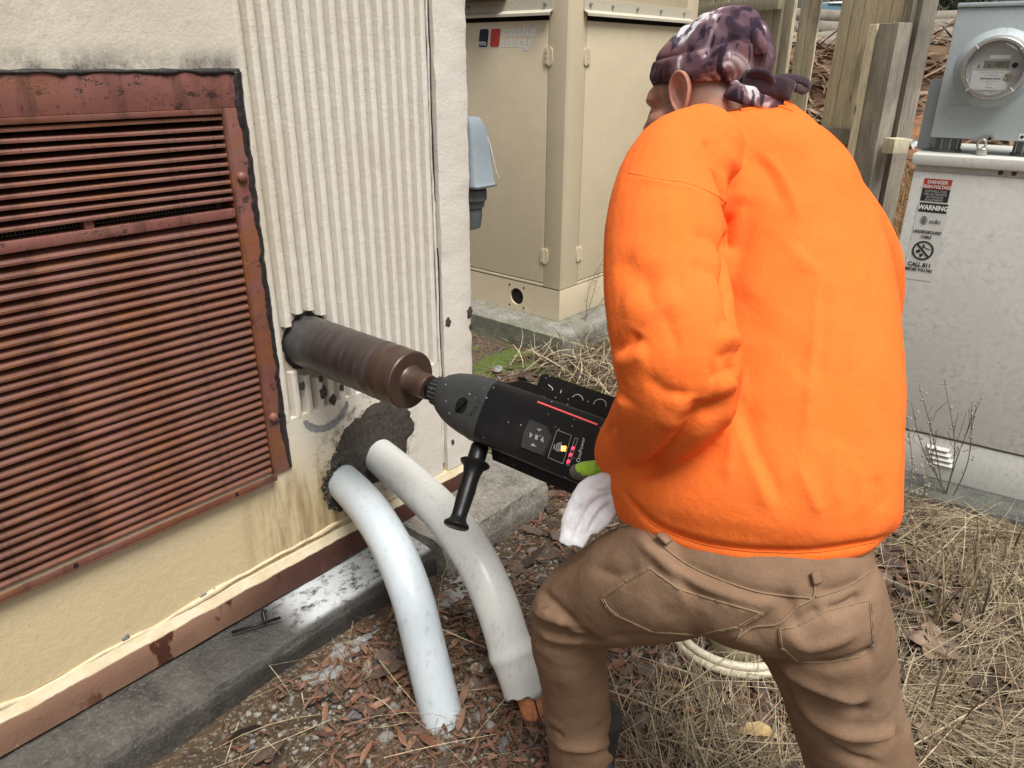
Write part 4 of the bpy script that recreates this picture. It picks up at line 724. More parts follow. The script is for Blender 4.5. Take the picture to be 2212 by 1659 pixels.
fbox('front_post', fs(1480, 0.22), fs(1292, 0.22), 0.13, 0.22, -0.1, 1.80, MAT['wood2'], 0.006); fbox('front_post', fs(1288, 0.21), fs(1206, 0.21), 0.135, 0.215, -0.1, 1.80, MAT['wood'], 0.006)
fbox('brace_block', fs(1660, 0.2), fs(1545, 0.2), 0.10, 0.20, 1.135, 1.215, MAT['wood'])

# ------------------------------------------------------------------ beyond the fence: logs, car, trees, debris
def gzz(x, y): return float(gz(np.array([x]), np.array([y]))[0])
def on_terrain(px, py, tmax=60):
    for t in np.arange(3, tmax, 0.05):
        P = dep(px, py, t)
        if P[2] < gzz(P[0], P[1]): return P
    return P
for i, (px, py, L_, r_) in enumerate([(1790, 38, 3.2, 0.16), (1770, 62, 3.6, 0.17), (1755, 84, 3.4, 0.16), (1742, 100, 3.0, 0.15)]):
    P = dep(px, py, 15.5-0.25*i); u = np.array([0.80, 0.60, 0.01*(i-1)]); u /= np.linalg.norm(u)
    pts = np.array([P-u*L_+u*2*L_*q+np.array([0, 0, 0.03*math.sin(q*7+i)]) for q in np.linspace(0, 1, 26)]); V, F = tubevf(pts, r_*(1+0.06*fbm(pts*2, 3, i)), 16); V += (fbm(V*5, 3, 80+i)*0.02)[:, None]*0.7
    tag(mesh('log', V, F, MAT['log'], smooth=True, loc=tuple(P)), ('topmost grey pine log of the stack seen through the fence', 'second log from the top of the stack behind fence', 'third log from the top of the stack behind fence', 'lowest log of the stack behind the fence')[i], 'log', 'logs stacked behind the fence')
# parked car, only its roof and windscreen show over the logs
cp = dep(1795, 12, 22.0); cz_ = cp[2]-1.35
car = thing('parked_car', (cp[0], cp[1], cz_), 'white parked car whose roof shows above the logs', 'car', rz=YAW+0.15)
def cv(P): M_ = np.array(wmat(car)); return np.asarray(P, float) @ M_[:3, :3].T+M_[:3, 3]
def cring(x, w_, z0, z1): return np.array([[x, -w_, z0], [x, -w_, (z0+z1)/2], [x, -w_*0.9, z1], [x, w_*0.9, z1], [x, w_, (z0+z1)/2], [x, w_, z0]])
cw = flat('white_car_paint', (0.75, 0.76, 0.77), 0.25, var=0.02); cg = flat('car_glass', (0.08, 0.16, 0.20), 0.08, var=0.05)
mesh('body', *(lambda V, F: (cv(V), F))(*loft([cring(*q) for q in [(-2.2, 0.7, 0.35, 0.75), (-2.1, 0.85, 0.25, 0.85), (-0.9, 0.88, 0.22, 0.95), (1.5, 0.88, 0.22, 0.98), (2.1, 0.8, 0.28, 0.9), (2.2, 0.7, 0.4, 0.8)]])), cw, car, smooth=True, creaseangle=30)
mesh('cabin_glass', *(lambda V, F: (cv(V), F))(*loft([cring(*q) for q in [(-1.2, 0.75, 0.93, 0.96), (-0.5, 0.72, 0.93, 1.36), (1.0, 0.72, 0.93, 1.38), (1.7, 0.74, 0.93, 0.98)]])), cg, car)
mesh('roof', *(lambda V, F: (cv(V), F))(*loft([cring(*q) for q in [(-0.45, 0.70, 1.352, 1.40), (0.2, 0.72, 1.36, 1.43), (1.0, 0.70, 1.36, 1.41)]])), cw, car, smooth=True)
for x in (-1.35, 1.35):
    for y in (-0.86, 0.86): wh = mesh('wheel', *lathe([(-0.1, 0.2), (-0.1, 0.31), (-0.08, 0.33), (0.08, 0.33), (0.1, 0.31), (0.1, 0.2)], 24, cv([x, y, 0.33]), cv([x, y+1, 0.33])-cv([x, y, 0.33])), MAT['black2'], car, smooth=True, creaseangle=40)
# trees: tapered trunks with limbs; crowns of small leaf faces
bark = m_objvar('pine_bark', [(0.05, 0.042, 0.036), (0.11, 0.09, 0.075)], 0.9, 12, 0.8); needle = m_litter('needles', [(0.012, 0.022, 0.010), (0.035, 0.055, 0.024), (0.055, 0.075, 0.035)], 0.8)
def leaf_cloud(centers, radii, n, size, seed):
    r = np.random.default_rng(seed); k = r.integers(0, len(centers), n); d = r.normal(size=(n, 3)); d /= np.linalg.norm(d, axis=1)[:, None]; P = centers[k]+d*(radii[k]*r.uniform(0.15, 1, n)**0.6)[:, None]
    a = r.normal(size=(n, 3)); a /= np.linalg.norm(a, axis=1)[:, None]; b = np.cross(a, d+0.01); b /= np.linalg.norm(b, axis=1)[:, None]; s_ = size*r.uniform(0.5, 1.4, n)[:, None]
    V = np.stack([P-a*s_, P+b*s_*0.35, P+a*s_, P-b*s_*0.35], 1).reshape(-1, 3); F = np.arange(4*n).reshape(n, 4); return V, F, np.repeat(r.uniform(0, 1, n), 4)
def pine(px, t, r_, h, label, crown_z, nl=2500, bushy=1.0):
    P = dep(px, 60, t); x, y = P[0], P[1]; z = gzz(x, y)-0.1; sd = int(px*7+t); r = np.random.default_rng(sd)
    tr = thing('pine_tree', (x, y, z), label, 'tree', 'trees beyond the fence'); zs = np.linspace(0, h, 22); pts = np.stack([x+0.12*np.sin(zs*0.5+sd), y+0.10*np.cos(zs*0.4+sd), z+zs], -1)
    mesh('trunk', *tubevf(pts, r_*(1-zs/h*0.75), 10), bark, tr, smooth=True); C = []; R_ = []
    for k in range(16):
        q = crown_z+(h-crown_z)*(k/15); a = r.uniform(0, 6.28); L_ = bushy*(1-0.75*k/15)*r.uniform(0.9, 1.7); c = np.array([x, y, z+q]); e = c+np.array([math.cos(a)*L_, math.sin(a)*L_, r.uniform(-0.2, 0.4)])
        mesh('limb', *tubevf(cat([c, (c+e)/2+np.array([0, 0, 0.1]), e], 6), np.linspace(r_*0.3, 0.01, 6), 5), bark, tr)
        for f_ in (0.45, 0.8, 1.05): C.append(c+(e-c)*f_); R_.append(0.35*bushy*r.uniform(0.7, 1.2))
    V, F, q = leaf_cloud(np.array(C), np.array(R_), nl, 0.13, sd); mesh('crown', V, F, needle, tr, attr={'rnd': q})
for px, t, r_, lb in [(1716, 24, 0.13, 'dark pine trunk seen just right of the bandana'), (1768, 30, 0.16, 'dark pine trunk left of the pale sky gap'), (1786, 34, 0.10, 'leftmost thin pine trunk against the pale sky gap'), (1797, 37, 0.12, 'second thin pine trunk against the pale sky gap'), (1808, 33, 0.10, 'third thin pine trunk against the pale sky gap'), (1822, 36, 0.14, 'rightmost thin pine trunk against the pale sky gap')]: pine(px, t, r_, 15, lb, 9.0)
for px, t, lb in [(2000, 27, 'dark evergreen left of the meter box, close to the fence post'), (2045, 30, 'dark evergreen in the middle of the gap beside the meter box'), (2090, 26, 'dark evergreen partly hidden by the meter box')]: pine(px, t, 0.18, 11, lb, 0.5, 7000, 1.7)
# debris on the slope
def slab(name, px, py, t, L_, w_, th, rot, tilt, mat, label, catg):
    P = on_terrain(px, py); V, F = boxvf((-L_/2, -w_/2, 0), (L_/2, w_/2, th), 0.01); M_ = np.array((Matrix.Rotation(rot, 4, 'Z') @ Matrix.Rotation(tilt, 4, 'Y')).to_3x3())
    return tag(mesh(name, P+np.array([0, 0, 0.02])+V @ M_.T, F, mat, loc=tuple(P)), label, catg)
pw = flat('raw_lumber', (0.42, 0.36, 0.29), 0.8, var=0.25, sc=9); pp = flat('white_pipe', (0.66, 0.66, 0.60), 0.6, var=0.1)
slab('plank', 2005, 68, 0, 1.3, 0.42, 0.06, YAW-0.35, -0.50, pw, 'wide pale plank lying on the dirt mound beside the meter box', 'plank'); slab('plank', 2050, 40, 0, 0.8, 0.14, 0.05, YAW-0.25, -0.6, pw, 'narrow pale plank higher on the mound, beside the meter box', 'plank')
Pd = on_terrain(2045, 88); tag(mesh('broken_pipe', *tubevf([Pd+np.array([-0.13, -0.06, 0.05]), Pd+np.array([0, 0, 0.06]), Pd+np.array([0.12, 0.09, 0.03])], 0.03, 14), pp, smooth=True, loc=tuple(Pd)), 'short white pipe lying on the dirt mound', 'pipe')
sf = thing('silt_fence', tuple(on_terrain(1985, 62)), 'dark red plastic safety fence on the mound beside the post', 'fence'); S0 = dep(1955, 62, 17.5); S1 = dep(2010, 58, 18.5); sfm = flat('red_mesh', (0.11, 0.022, 0.018), 0.8, var=0.4, sc=18)
V = []; F = []
for i in range(30):
    p = S0+(S1-S0)*i/29; p = p+np.array([0.05*math.sin(i), 0.06*math.cos(i*1.3), 0]); V += [[p[0], p[1], p[2]-0.45], [p[0], p[1], p[2]+0.22+0.03*math.sin(i*2)]]
    if i: F.append([2*i-2, 2*i, 2*i+1, 2*i-1])
o = mesh('mesh_sheet', V, F, sfm, sf); o.modifiers.new('s', 'SOLIDIFY').thickness = 0.01
for i in (2, 15, 27): p = S0+(S1-S0)*i/29; mesh('stake', *tubevf([p-np.array([0, 0, 0.6]), p+np.array([0, 0, 0.3])], 0.02, 6), MAT['wood2'], sf)
# crumpled pale sheeting behind the grass
Ps = on_terrain(1935, 320); n_ = 18; V = []; F = []
for i in range(n_):
    for j in range(n_): a = (i/n_-0.5)*0.5; b = (j/n_-0.5)*0.5; V.append(Ps+CR*a+np.array([_f[0], _f[1], 0])*b+np.array([0, 0, 0.06+0.07*float(vnoise([[i*0.7, j*0.7, 3]], 6)[0])]))
F = [[i*n_+j, (i+1)*n_+j, (i+1)*n_+j+1, i*n_+j+1] for i in range(n_-1) for j in range(n_-1)]
o = mesh('plastic_sheet', V, F, flat('pale_sheeting', (0.40, 0.41, 0.41), 0.5, var=0.15), loc=tuple(Ps)); o.modifiers.new('s', 'SOLIDIFY').thickness = 0.004; tag(o, 'crumpled pale plastic sheet in dry grass left of the cabinet', 'sheet')

# ------------------------------------------------------------------ bucket, hose, small finds
bp = onz(1570, 1425, 0.0); bk = thing('bucket', (bp[0], bp[1]+0.03, 0), 'cream plastic bucket with dark inside, seen between the legs', 'bucket'); bo = np.array([bp[0]-0.01, bp[1]+0.06, 0])
mesh('shell', *lathe([(0.004, 0.001), (0.004, 0.070), (0.010, 0.073), (0.085, 0.082), (0.088, 0.086), (0.092, 0.086), (0.092, 0.080), (0.060, 0.077)], 40, bo, (0, 0, 1), False), MAT['cream'], bk, smooth=True, creaseangle=40)
mesh('dark_inside', *lathe([(0.060, 0.0775), (0.0605, 0.0005)], 40, bo, (0, 0, 1), False), MAT['dark'], bk)  # flat near-black disc set inside the shell
hc = bo+np.array([0.02, 0.0, 0]); hose = []
for a in np.linspace(-0.2, 4*math.pi+0.6, 220): k = a/(2*math.pi); rd = 0.165-0.012*k+0.004*math.sin(a*3); hose.append(hc+CR*math.cos(a)*rd*1.12+np.array([_f[0], _f[1], 0])/0.918*math.sin(a)*rd*0.80+np.array([0, 0, 0.016+0.020*k*0.9+0.003*math.sin(a*2)]))
V, F = tubevf(hose, 0.0125, 14); tag(mesh('hose', V, F, MAT['hose'], smooth=True, loc=tuple(hc)), 'cream braided hose coiled around the bucket on the ground', 'hose')
Pc = onz(1030, 1447, 0.012); tag(mesh('bottle_cap', *lathe([(-0.008, 0.019), (0.004, 0.0195), (0.007, 0.018), (0.006, 0.015), (0.0065, 0.0005)], 28, Pc, (0.15, -0.2, 1)), flat('dull_cap', (0.36, 0.35, 0.29), 0.5, 0.3), smooth=True, creaseangle=35, loc=tuple(Pc)), 'round dull metal cap on the soil between the conduits', 'cap')
Pc = onz(1076, 797, 0.03); V, F = lathe([(-0.004, 0.006), (-0.004, 0.026), (0.004, 0.025), (0.006, 0.010), (0.002, 0.006)], 24, Pc, (0.1, -0.5, 0.86)); tag(mesh('washer', V, F, MAT['steel'], smooth=True, creaseangle=35, loc=tuple(Pc)), 'small pale round washer lying on green moss by the drill', 'washer')
k0 = onz(500, 1366, 0.115); k1 = onz(606, 1334, 0.115); rod = thing('steel_rod', tuple((k0+k1)/2), 'thin dark steel rod with a stub lying on the kerb', 'rod')
mesh('bar', *tubevf([k0, k1], 0.0042, 8), MAT['black2'], rod, smooth=True); kk = onz(573, 1343, 0.116); mesh('stub', *tubevf([kk, onz(568, 1326, 0.118), onz(572, 1318, 0.124)], [0.005, 0.006, 0.009], 8), MAT['black2'], rod, smooth=True)
# slurry puddles on the soil by the kerb
slm = Mt('cement_slurry'); SLU = slm.out(slm.mix(slm.noise(18, 5, 0.7, 'World'), (0.22, 0.225, 0.225), (0.33, 0.335, 0.33)), 0.22)
for i, (px, py, s_) in enumerate([(700, 1455, 0.055), (745, 1405, 0.05), (965, 1290, 0.06), (1020, 1240, 0.05), (775, 1385, 0.04)]):
    P = onz(px, py, 0.012); an = np.linspace(0, 2*math.pi, 40, endpoint=False); q = 1+0.45*fbm(np.stack([np.cos(an)*1.8, np.sin(an)*1.8, an*0+i*5], -1), 4, 90+i)
    V = [[P[0]+s_*a*0.6*math.cos(t), P[1]+s_*a*1.4*math.sin(t), gzz(P[0]+s_*a*0.6*math.cos(t), P[1]+s_*a*1.4*math.sin(t))*0.5+0.008] for a, t in zip(q, an)]
    tag(mesh('slurry', V, [list(range(40))], SLU), kind='stuff', label='pale grey cement slurry puddle by the kerb')

# ------------------------------------------------------------------ ground litter
def zone(x, y):
    """1 where soil is open to litter (not on kerb, pads or wall)"""
    ok = ~((x < -1.50) & (y < 2.0)); ok &= ~((x < -2.41) & (y > 3.27) & (y < 5.5)); d = (x-TA[0])*TN[0]+(y-TA[1])*TN[1]; s_ = (x-TA[0])*TD[0]+(y-TA[1])*TD[1]
    return ok & ~((d < 0.17) & (d > -0.9) & (s_ > -0.31) & (s_ < 1.2)) & ~((x < -1.7) & (y < 1.82))
def scatter(n, fn, lo, hi, seed):
    r = np.random.default_rng(seed); out = np.zeros((0, 2))
    while len(out) < n:
        p = r.uniform(lo, hi, (n*3, 2)); w_ = fn(p[:, 0], p[:, 1])*zone(p[:, 0], p[:, 1]); out = np.vstack([out, p[r.uniform(0, 1, len(p)) < w_]])
    return out[:n], r
def ribbons(P, r, L_, w_, bend, tilt, prof, lift=0.004, nseg=4, az=None, zoff=0.0):
    """flat strips: centre points P, length, width arrays; prof gives relative width along the strip"""
    n = len(P); th = r.uniform(0, 2*math.pi, n) if az is None else az+r.normal(size=n)*0.75; d = np.stack([np.cos(th), np.sin(th)], -1); s_ = np.stack([-d[:, 1], d[:, 0]], -1); q = np.linspace(-0.5, 0.5, nseg+1); V = np.zeros((n, nseg+1, 2, 3)); cur = r.normal(size=n)*bend; tl = np.abs(r.normal(size=n))*tilt; roll = r.normal(size=n)*0.5
    z0 = gz(P[:, 0], P[:, 1])+lift+r.uniform(0, 1, n)*zoff
    for i, t in enumerate(q):
        c = P+d*(t*L_)[:, None]+s_*(cur*(t*t)*L_)[:, None]; zz = z0+tl*L_*(t+0.5)+np.abs(cur)*0.35*L_*(0.25-t*t)
        for k, sg in enumerate((-1, 1)): V[:, i, k, :2] = c+s_*(sg*w_*prof[i]*0.5*np.cos(roll))[:, None]; V[:, i, k, 2] = zz+sg*w_*prof[i]*0.5*np.sin(roll)+0.002
    b = (np.arange(n)*(nseg+1)*2)[:, None]; F = np.concatenate([np.stack([b[:, 0]+2*i, b[:, 0]+2*i+1, b[:, 0]+2*i+3, b[:, 0]+2*i+2], -1) for i in range(nseg)]); return V.reshape(-1, 3), F, np.repeat(r.uniform(0, 1, n), (nseg+1)*2)
sm_ = lambda v, a, b: np.clip((v-a)/(b-a), 0, 1)
def straw_w(x, y): c = fbm(np.stack([x*2.1, y*2.1, x*0], -1), 3, 14)*0.35; return np.clip(sm_(x+0.35*(y-1.3)+c*0.6, -0.75, -0.10), 0, 1)*np.clip(1.15-0.18*(y-1), 0.35, 1)+0.10
def leaf_w(x, y): c = fbm(np.stack([x*3, y*3, x*0+5], -1), 3, 15); return np.clip(0.72+0.7*c, 0.12, 1)*np.clip(1-0.10*(y-1), 0.3, 1)*(1-0.45*sm_(x, -0.5, 0.1))
straw = m_litter('dry_straw', [(0.11, 0.078, 0.045), (0.30, 0.225, 0.125), (0.60, 0.51, 0.34), (0.20, 0.15, 0.09), (0.46, 0.37, 0.225)], 0.7); leafm = m_litter('brown_leaves', [(0.085, 0.035, 0.020), (0.17, 0.075, 0.042), (0.24, 0.125, 0.075), (0.13, 0.065, 0.045)], 0.7); needm = m_litter('pine_needles', [(0.13, 0.065, 0.035), (0.22, 0.12, 0.06), (0.10, 0.06, 0.04)], 0.7)
oakm = m_litter('grey_leaves', [(0.04, 0.027, 0.02), (0.105, 0.072, 0.052), (0.17, 0.12, 0.085), (0.07, 0.045, 0.033)], 0.8)
lo, hi = np.array([-2.6, 0.55]), np.array([1.2, 3.4])
P, r = scatter(25000, lambda x, y: straw_w(x, y)**1.5*np.clip(0.75+0.9*fbm(np.stack([x*5, y*5, x*0+8], -1), 3, 77), 0.1, 1), lo, hi, 1); n = len(P); flow = 0.6+2.2*fbm(np.stack([P[:, 0]*1.7, P[:, 1]*1.7, P[:, 0]*0], -1), 3, 55); ln = np.where(r.uniform(size=n) < 0.55, r.uniform(0.015, 0.09, n), r.uniform(0.10, 0.38, n)); V, F, q = ribbons(P, r, ln, r.uniform(0.0006, 0.0024, n)*np.where(r.uniform(size=n) < 0.06, 2.2, 1.0), 0.14, 0.12, (0.9, 1, 1, 0.8, 0.4), zoff=0.040, az=flow); tag(mesh('straw', V, F, straw, attr={'rnd': q}), kind='stuff', label='loose dry straw strewn over the ground')
P, r = scatter(7500, leaf_w, lo, hi, 2); n = len(P); V, F, q = ribbons(P, r, r.uniform(0.022, 0.068, n), r.uniform(0.005, 0.013, n), 0.5, 0.16, (0.08, 0.8, 1, 0.75, 0.05), zoff=0.014); tag(mesh('leaf_litter', V, F, leafm, attr={'rnd': q}, smooth=True), kind='stuff', label='reddish brown narrow leaves littering the soil')
P, r = scatter(7000, leaf_w, lo, hi, 3); n = len(P); V, F, q = ribbons(P, r, r.uniform(0.05, 0.15, n), r.uniform(0.0009, 0.0016, n), 0.5, 0.10, (1, 1, 1, 1, 0.4), zoff=0.014); tag(mesh('pine_needles', V, F, needm, attr={'rnd': q}), kind='stuff', label='brown pine needles lying over the soil')
P, r = scatter(3000, lambda x, y: straw_w(x, y)*0.9, lo, hi, 4); n = len(P); V, F, q = ribbons(P, r, r.uniform(0.05, 0.11, n), r.uniform(0.03, 0.06, n), 0.4, 0.2, (0.15, 0.9, 0.7, 1.0, 0.1), zoff=0.004); tag(mesh('oak_leaves', V, F, oakm, attr={'rnd': q}, smooth=True), kind='stuff', label='grey brown oak leaves under the straw')
# far litter between fence, cabinet and pad
P, r = scatter(9000, lambda x, y: x*0+0.9, np.array([-2.6, 3.0]), np.array([0.8, 7.5]), 5); n = len(P); V, F, q = ribbons(P, r, r.uniform(0.08, 0.3, n), r.uniform(0.003, 0.008, n), 0.4, 0.4, (0.9, 1, 1, 0.8, 0.4), zoff=0.05); tag(mesh('straw', V, F, straw, attr={'rnd': q}), kind='stuff', label='dry straw on the ground behind the worker')
P, r = scatter(4500, lambda x, y: np.clip(0.5+0.9*fbm(np.stack([x*1.2, y*1.2, x*0], -1), 3, 44), 0.03, 1), np.array([-9.0, 7.2]), np.array([0.5, 18.0]), 15); n = len(P); V, F, q = ribbons(P, r, r.uniform(0.2, 1.1, n), r.uniform(0.012, 0.06, n), 0.3, 0.3, (0.9, 1, 1, 0.8, 0.4), zoff=0.10); tag(mesh('slope_debris', V, F, m_litter('debris', [(0.06, 0.035, 0.022), (0.22, 0.11, 0.05), (0.36, 0.26, 0.16), (0.10, 0.055, 0.03), (0.30, 0.16, 0.08)], 0.85), attr={'rnd': q}), kind='stuff', label='sticks and bark debris on the clay slope')
# standing broom sedge
def tuft(P, r, n, h, spread): 
    k = len(P); B = np.repeat(P, n, 0)+r.normal(size=(k*n, 2))*spread; m_ = len(B); hh = h*r.uniform(0.45, 1.1, m_); d = r.normal(size=(m_, 2))*0.22; z0 = gz(B[:, 0], B[:, 1]); V = np.zeros((m_, 5, 2, 3)); sd = r.normal(size=(m_, 2)); sd /= np.linalg.norm(sd, axis=1)[:, None]; w_ = r.uniform(0.002, 0.0055, m_)
    for i in range(5):
        q = i/4; c = B+d*(hh*q**1.8)[:, None]
        for j, s_ in enumerate((-1, 1)): V[:, i, j, :2] = c+sd*(s_*w_*(1-0.75*q))[:, None]; V[:, i, j, 2] = z0+hh*q*(1-0.12*q)
    b = np.arange(m_)*10; F = np.concatenate([np.stack([b+2*i, b+2*i+1, b+2*i+3, b+2*i+2], -1) for i in range(4)]); return V.reshape(-1, 3), F, np.repeat(r.uniform(0, 1, m_), 10)
sedge = m_litter('broom_sedge', [(0.30, 0.15, 0.06), (0.42, 0.25, 0.11), (0.55, 0.40, 0.22)], 0.7); r = np.random.default_rng(9); C_ = []
for px, py in [(1935, 400), (1925, 470), (1945, 350), (1950, 300), (1915, 430), (1930, 540), (1940, 480), (1960, 420), (1900, 500), (1890, 560), (1925, 260), (1958, 250)]:
    for t in (4.0, 4.7, 5.4): P_ = dep(px, py, t); C_.append(P_[:2]+r.normal(size=2)*0.12)
for k in range(130): C_.append(np.array([r.uniform(-3.2, -0.4), r.uniform(5.6, 9.0)]))
V, F, q = tuft(np.array(C_), r, 60, 0.62, 0.08); tag(mesh('dry_grass', V, F, sedge, attr={'rnd': q}), kind='stuff', label='tall orange dry grass between fence and cabinet')
# thin dry stems standing in the straw at the right
r = np.random.default_rng(19); C_ = np.stack([r.uniform(-0.25, 0.75, 60), r.uniform(1.5, 2.9, 60)], -1); C_ = C_[zone(C_[:, 0], C_[:, 1])]; V, F, q = tuft(C_, r, 9, 0.24, 0.05); tag(mesh('dry_grass', V, F, straw, attr={'rnd': q}), kind='stuff', label='thin pale dry stems standing in the straw')
# moss cushions
mo = Mt('moss'); MOSS = mo.out(mo.mix(mo.noise(60, 5, 0.7, 'World'), (0.028, 0.045, 0.008), (0.12, 0.16, 0.026)), 0.95)
V_ = []; F_ = []; nb = 0
for px, py, s_ in [(1075, 780, 0.11), (1110, 770, 0.12), (1060, 800, 0.09), (1130, 790, 0.09), (1045, 790, 0.06), (1150, 770, 0.06), (1290, 850, 0.07), (1225, 830, 0.05), (1265, 1185, 0.025), (1262, 1150, 0.03), (1270, 1120, 0.02)]:
    P = onz(px, py, 0.0); k = 14; g_ = np.linspace(-1, 1, k); A, B = np.meshgrid(g_, g_); R2 = np.sqrt(A**2+B**2); X = P[0]+A*s_; Y = P[1]+B*s_*1.1; nz = fbm(np.stack([X*60, Y*60, X*0], -1).reshape(-1, 3), 3, 7).reshape(k, k); H_ = np.clip(1-R2+0.35*nz, -0.5, 1)*0.022+nz*0.004; Z = gz(X, Y)+H_-0.002
    V_.append(np.stack([X, Y, Z], -1).reshape(-1, 3)); F_ += [[nb+i*k+j, nb+(i+1)*k+j, nb+(i+1)*k+j+1, nb+i*k+j+1] for i in range(k-1) for j in range(k-1)]; nb += k*k
tag(mesh('moss', np.vstack(V_), F_, MOSS, smooth=True), kind='stuff', label='bright green moss patches on the soil')
def where(x, y):
    if x < -1.30: return 'in the strip of soil along the kerb'
    if x < -1.02: return ('left of the leftmost conduit' if y < 0.95 else 'between the two white conduits' if y < 1.28 else 'behind the conduits, by the concrete end block')
    if x < -0.75: return ('in front of the conduits at the bottom edge' if y < 1.05 else "beside the worker's left leg" if y < 1.5 else 'under the drill, beyond the left knee')
    return "in the straw between the worker's legs" if y < 1.7 else 'in the straw beyond the bucket'
# small gravel as one mass, larger stones one by one
def stone_vf(seed, sub=1):
    bm = bmesh.new(); bmesh.ops.create_icosphere(bm, subdivisions=sub+1, radius=1); V = np.array([v.co[:] for v in bm.verts]); F = [[v.index for v in f.verts] for f in bm.faces]; bm.free(); r = np.random.default_rng(seed)
    for k in range(7): n_ = r.normal(size=3); n_ /= np.linalg.norm(n_); d = V@n_; lim = r.uniform(0.5, 0.85); V = V-np.outer(np.clip(d-lim, 0, None)*0.9, n_)
    return V*(1+0.10*fbm(V*1.5, 3, seed))[:, None]*np.array([1, r.uniform(0.65, 0.95), r.uniform(0.5, 0.75)]), F
gravel = m_litter('gravel', [(0.11, 0.115, 0.12), (0.26, 0.235, 0.195), (0.34, 0.315, 0.265), (0.17, 0.165, 0.155), (0.42, 0.40, 0.35)], 0.8)
def grav_w(x, y): c = fbm(np.stack([x*4, y*4, x*0+2], -1), 3, 25); return np.clip(0.65+0.8*c, 0.06, 1)*np.clip(1.2-0.9*sm_(x, -0.9, -0.35), 0, 1)*(1-0.85*sm_(y, 1.5, 2.3))
P, r = scatter(5200, grav_w, lo, np.array([0.4, 3.0]), 6); pro = [stone_vf(s_, 0) for s_ in range(8)]; V_ = []; F_ = []; q_ = []; nb = 0; zz = gz(P[:, 0], P[:, 1])
for i, p in enumerate(P):
    v, f = pro[i % 8]; s_ = 0.003+0.010*r.uniform()**2.2; a = r.uniform(0, 6.28); ca, sa = math.cos(a), math.sin(a); v = (v*s_) @ np.array([[ca, sa, 0], [-sa, ca, 0], [0, 0, 1]]); V_.append(v+np.array([p[0], p[1], zz[i]+s_*0.25])); F_ += [[nb+k for k in ff] for ff in f]; nb += len(v); q_.append(np.full(len(v), r.uniform()))
tag(mesh('gravel', np.vstack(V_), F_, gravel, attr={'rnd': np.concatenate(q_)}), kind='stuff', label='small gravel in the soil')
stm = m_objvar('stone', [(0.16, 0.165, 0.17), (0.30, 0.26, 0.19), (0.36, 0.32, 0.25), (0.22, 0.16, 0.14), (0.13, 0.145, 0.155), (0.33, 0.31, 0.27)], 0.8, 30, 0.7)
spm = []
for s_ in range(7): v, f = stone_vf(40+s_, 1); me = bpy.data.meshes.new('stone'); me.from_pydata(v.tolist(), [], f); me.materials.append(stm); spm.append(me)
P, r = scatter(120, lambda x, y: grav_w(x, y)*(y < 2.1), np.array([-1.5, 0.75]), np.array([-0.45, 2.1]), 8); P = P.tolist()+[onz(*q, 0)[:2].tolist() for q in ((815, 1430), (795, 1445), (790, 1530), (850, 1530), (1010, 1500), (1060, 1580), (1050, 1440), (1150, 1190), (1180, 1200), (1220, 1140), (1245, 1100), (880, 1380), (1035, 1560), (765, 1555), (1215, 1110), (1090, 1620), (830, 1600), (1170, 1250))]
for i, p in enumerate(P):
    big = i >= 120; s_ = r.uniform(0.016, 0.030) if big else 0.007+0.013*r.uniform()**1.6; o = bpy.data.objects.new('stone', spm[i % 7]); COL.objects.link(o); o.location = (p[0], p[1], gzz(*p)+s_*0.28); o.scale = (s_, s_, s_); o.rotation_euler = (r.normal()*0.25, r.normal()*0.25, r.uniform(0, 6.28))
    tag(o, ('fist sized pale rock '+where(*p)) if big else ('small loose stone '+where(*p)), 'stone', 'rocks near the conduits' if big else 'loose stones on the soil')
# larger single leaves
lfm = m_objvar('fallen_leaf', [(0.15, 0.060, 0.032), (0.22, 0.10, 0.058), (0.27, 0.155, 0.10), (0.19, 0.080, 0.046)], 0.6, 40, 0.3); lpm = []
for s_ in range(6):
    r2 = np.random.default_rng(70+s_); V = []; F = []; w0 = r2.uniform(0.10, 0.15); cv_ = r2.normal()*0.22
    for i in range(9):
        q = i/8; wq = w0*math.sin(math.pi*q**0.9)**0.8+0.004; z = 0.10*math.sin(math.pi*q)+0.05*r2.normal()*0.4
        for k in (-1, 0, 1): V.append((q-0.5, cv_*(q-0.5)**2+k*wq, z+(0.05 if k else 0.0)*(1-abs(q-0.5))))
        if i: b = 3*i; F += [[b-3, b-2, b+1, b], [b-2, b-1, b+2, b+1]]
    me = bpy.data.meshes.new('fallen_leaf'); me.from_pydata(V, [], F); me.materials.append(lfm); me.polygons.foreach_set('use_smooth', np.ones(len(F), bool)); lpm.append(me)
P, r = scatter(170, lambda x, y: leaf_w(x, y), np.array([-1.45, 0.72]), np.array([-0.2, 2.2]), 12)
for i, p in enumerate(P):
    s_ = r.uniform(0.045, 0.085); o = bpy.data.objects.new('fallen_leaf', lpm[i % 6]); COL.objects.link(o); o.location = (p[0], p[1], gzz(*p)+0.009+0.012*r.uniform()); o.scale = (s_, s_, s_); o.rotation_euler = (r.normal()*0.3, r.normal()*0.18, r.uniform(0, 6.28)); tag(o, 'narrow reddish brown fallen leaf '+where(*p), 'leaf', 'fallen leaves around the conduits')
Py = onz(1638, 1582, 0.03); ylf = lpm[0].copy(); ylf.materials.clear(); ylf.materials.append(flat('yellow_leaf', (0.42, 0.29, 0.11), 0.6, var=0.2, sc=60)); o = bpy.data.objects.new('fallen_leaf', ylf); COL.objects.link(o); o.location = Py; o.scale = (0.105, 0.16, 0.12); o.rotation_euler = (0.2, 0, YAW-0.15); tag(o, 'broad yellow tan leaf lying on straw between the legs', 'leaf')
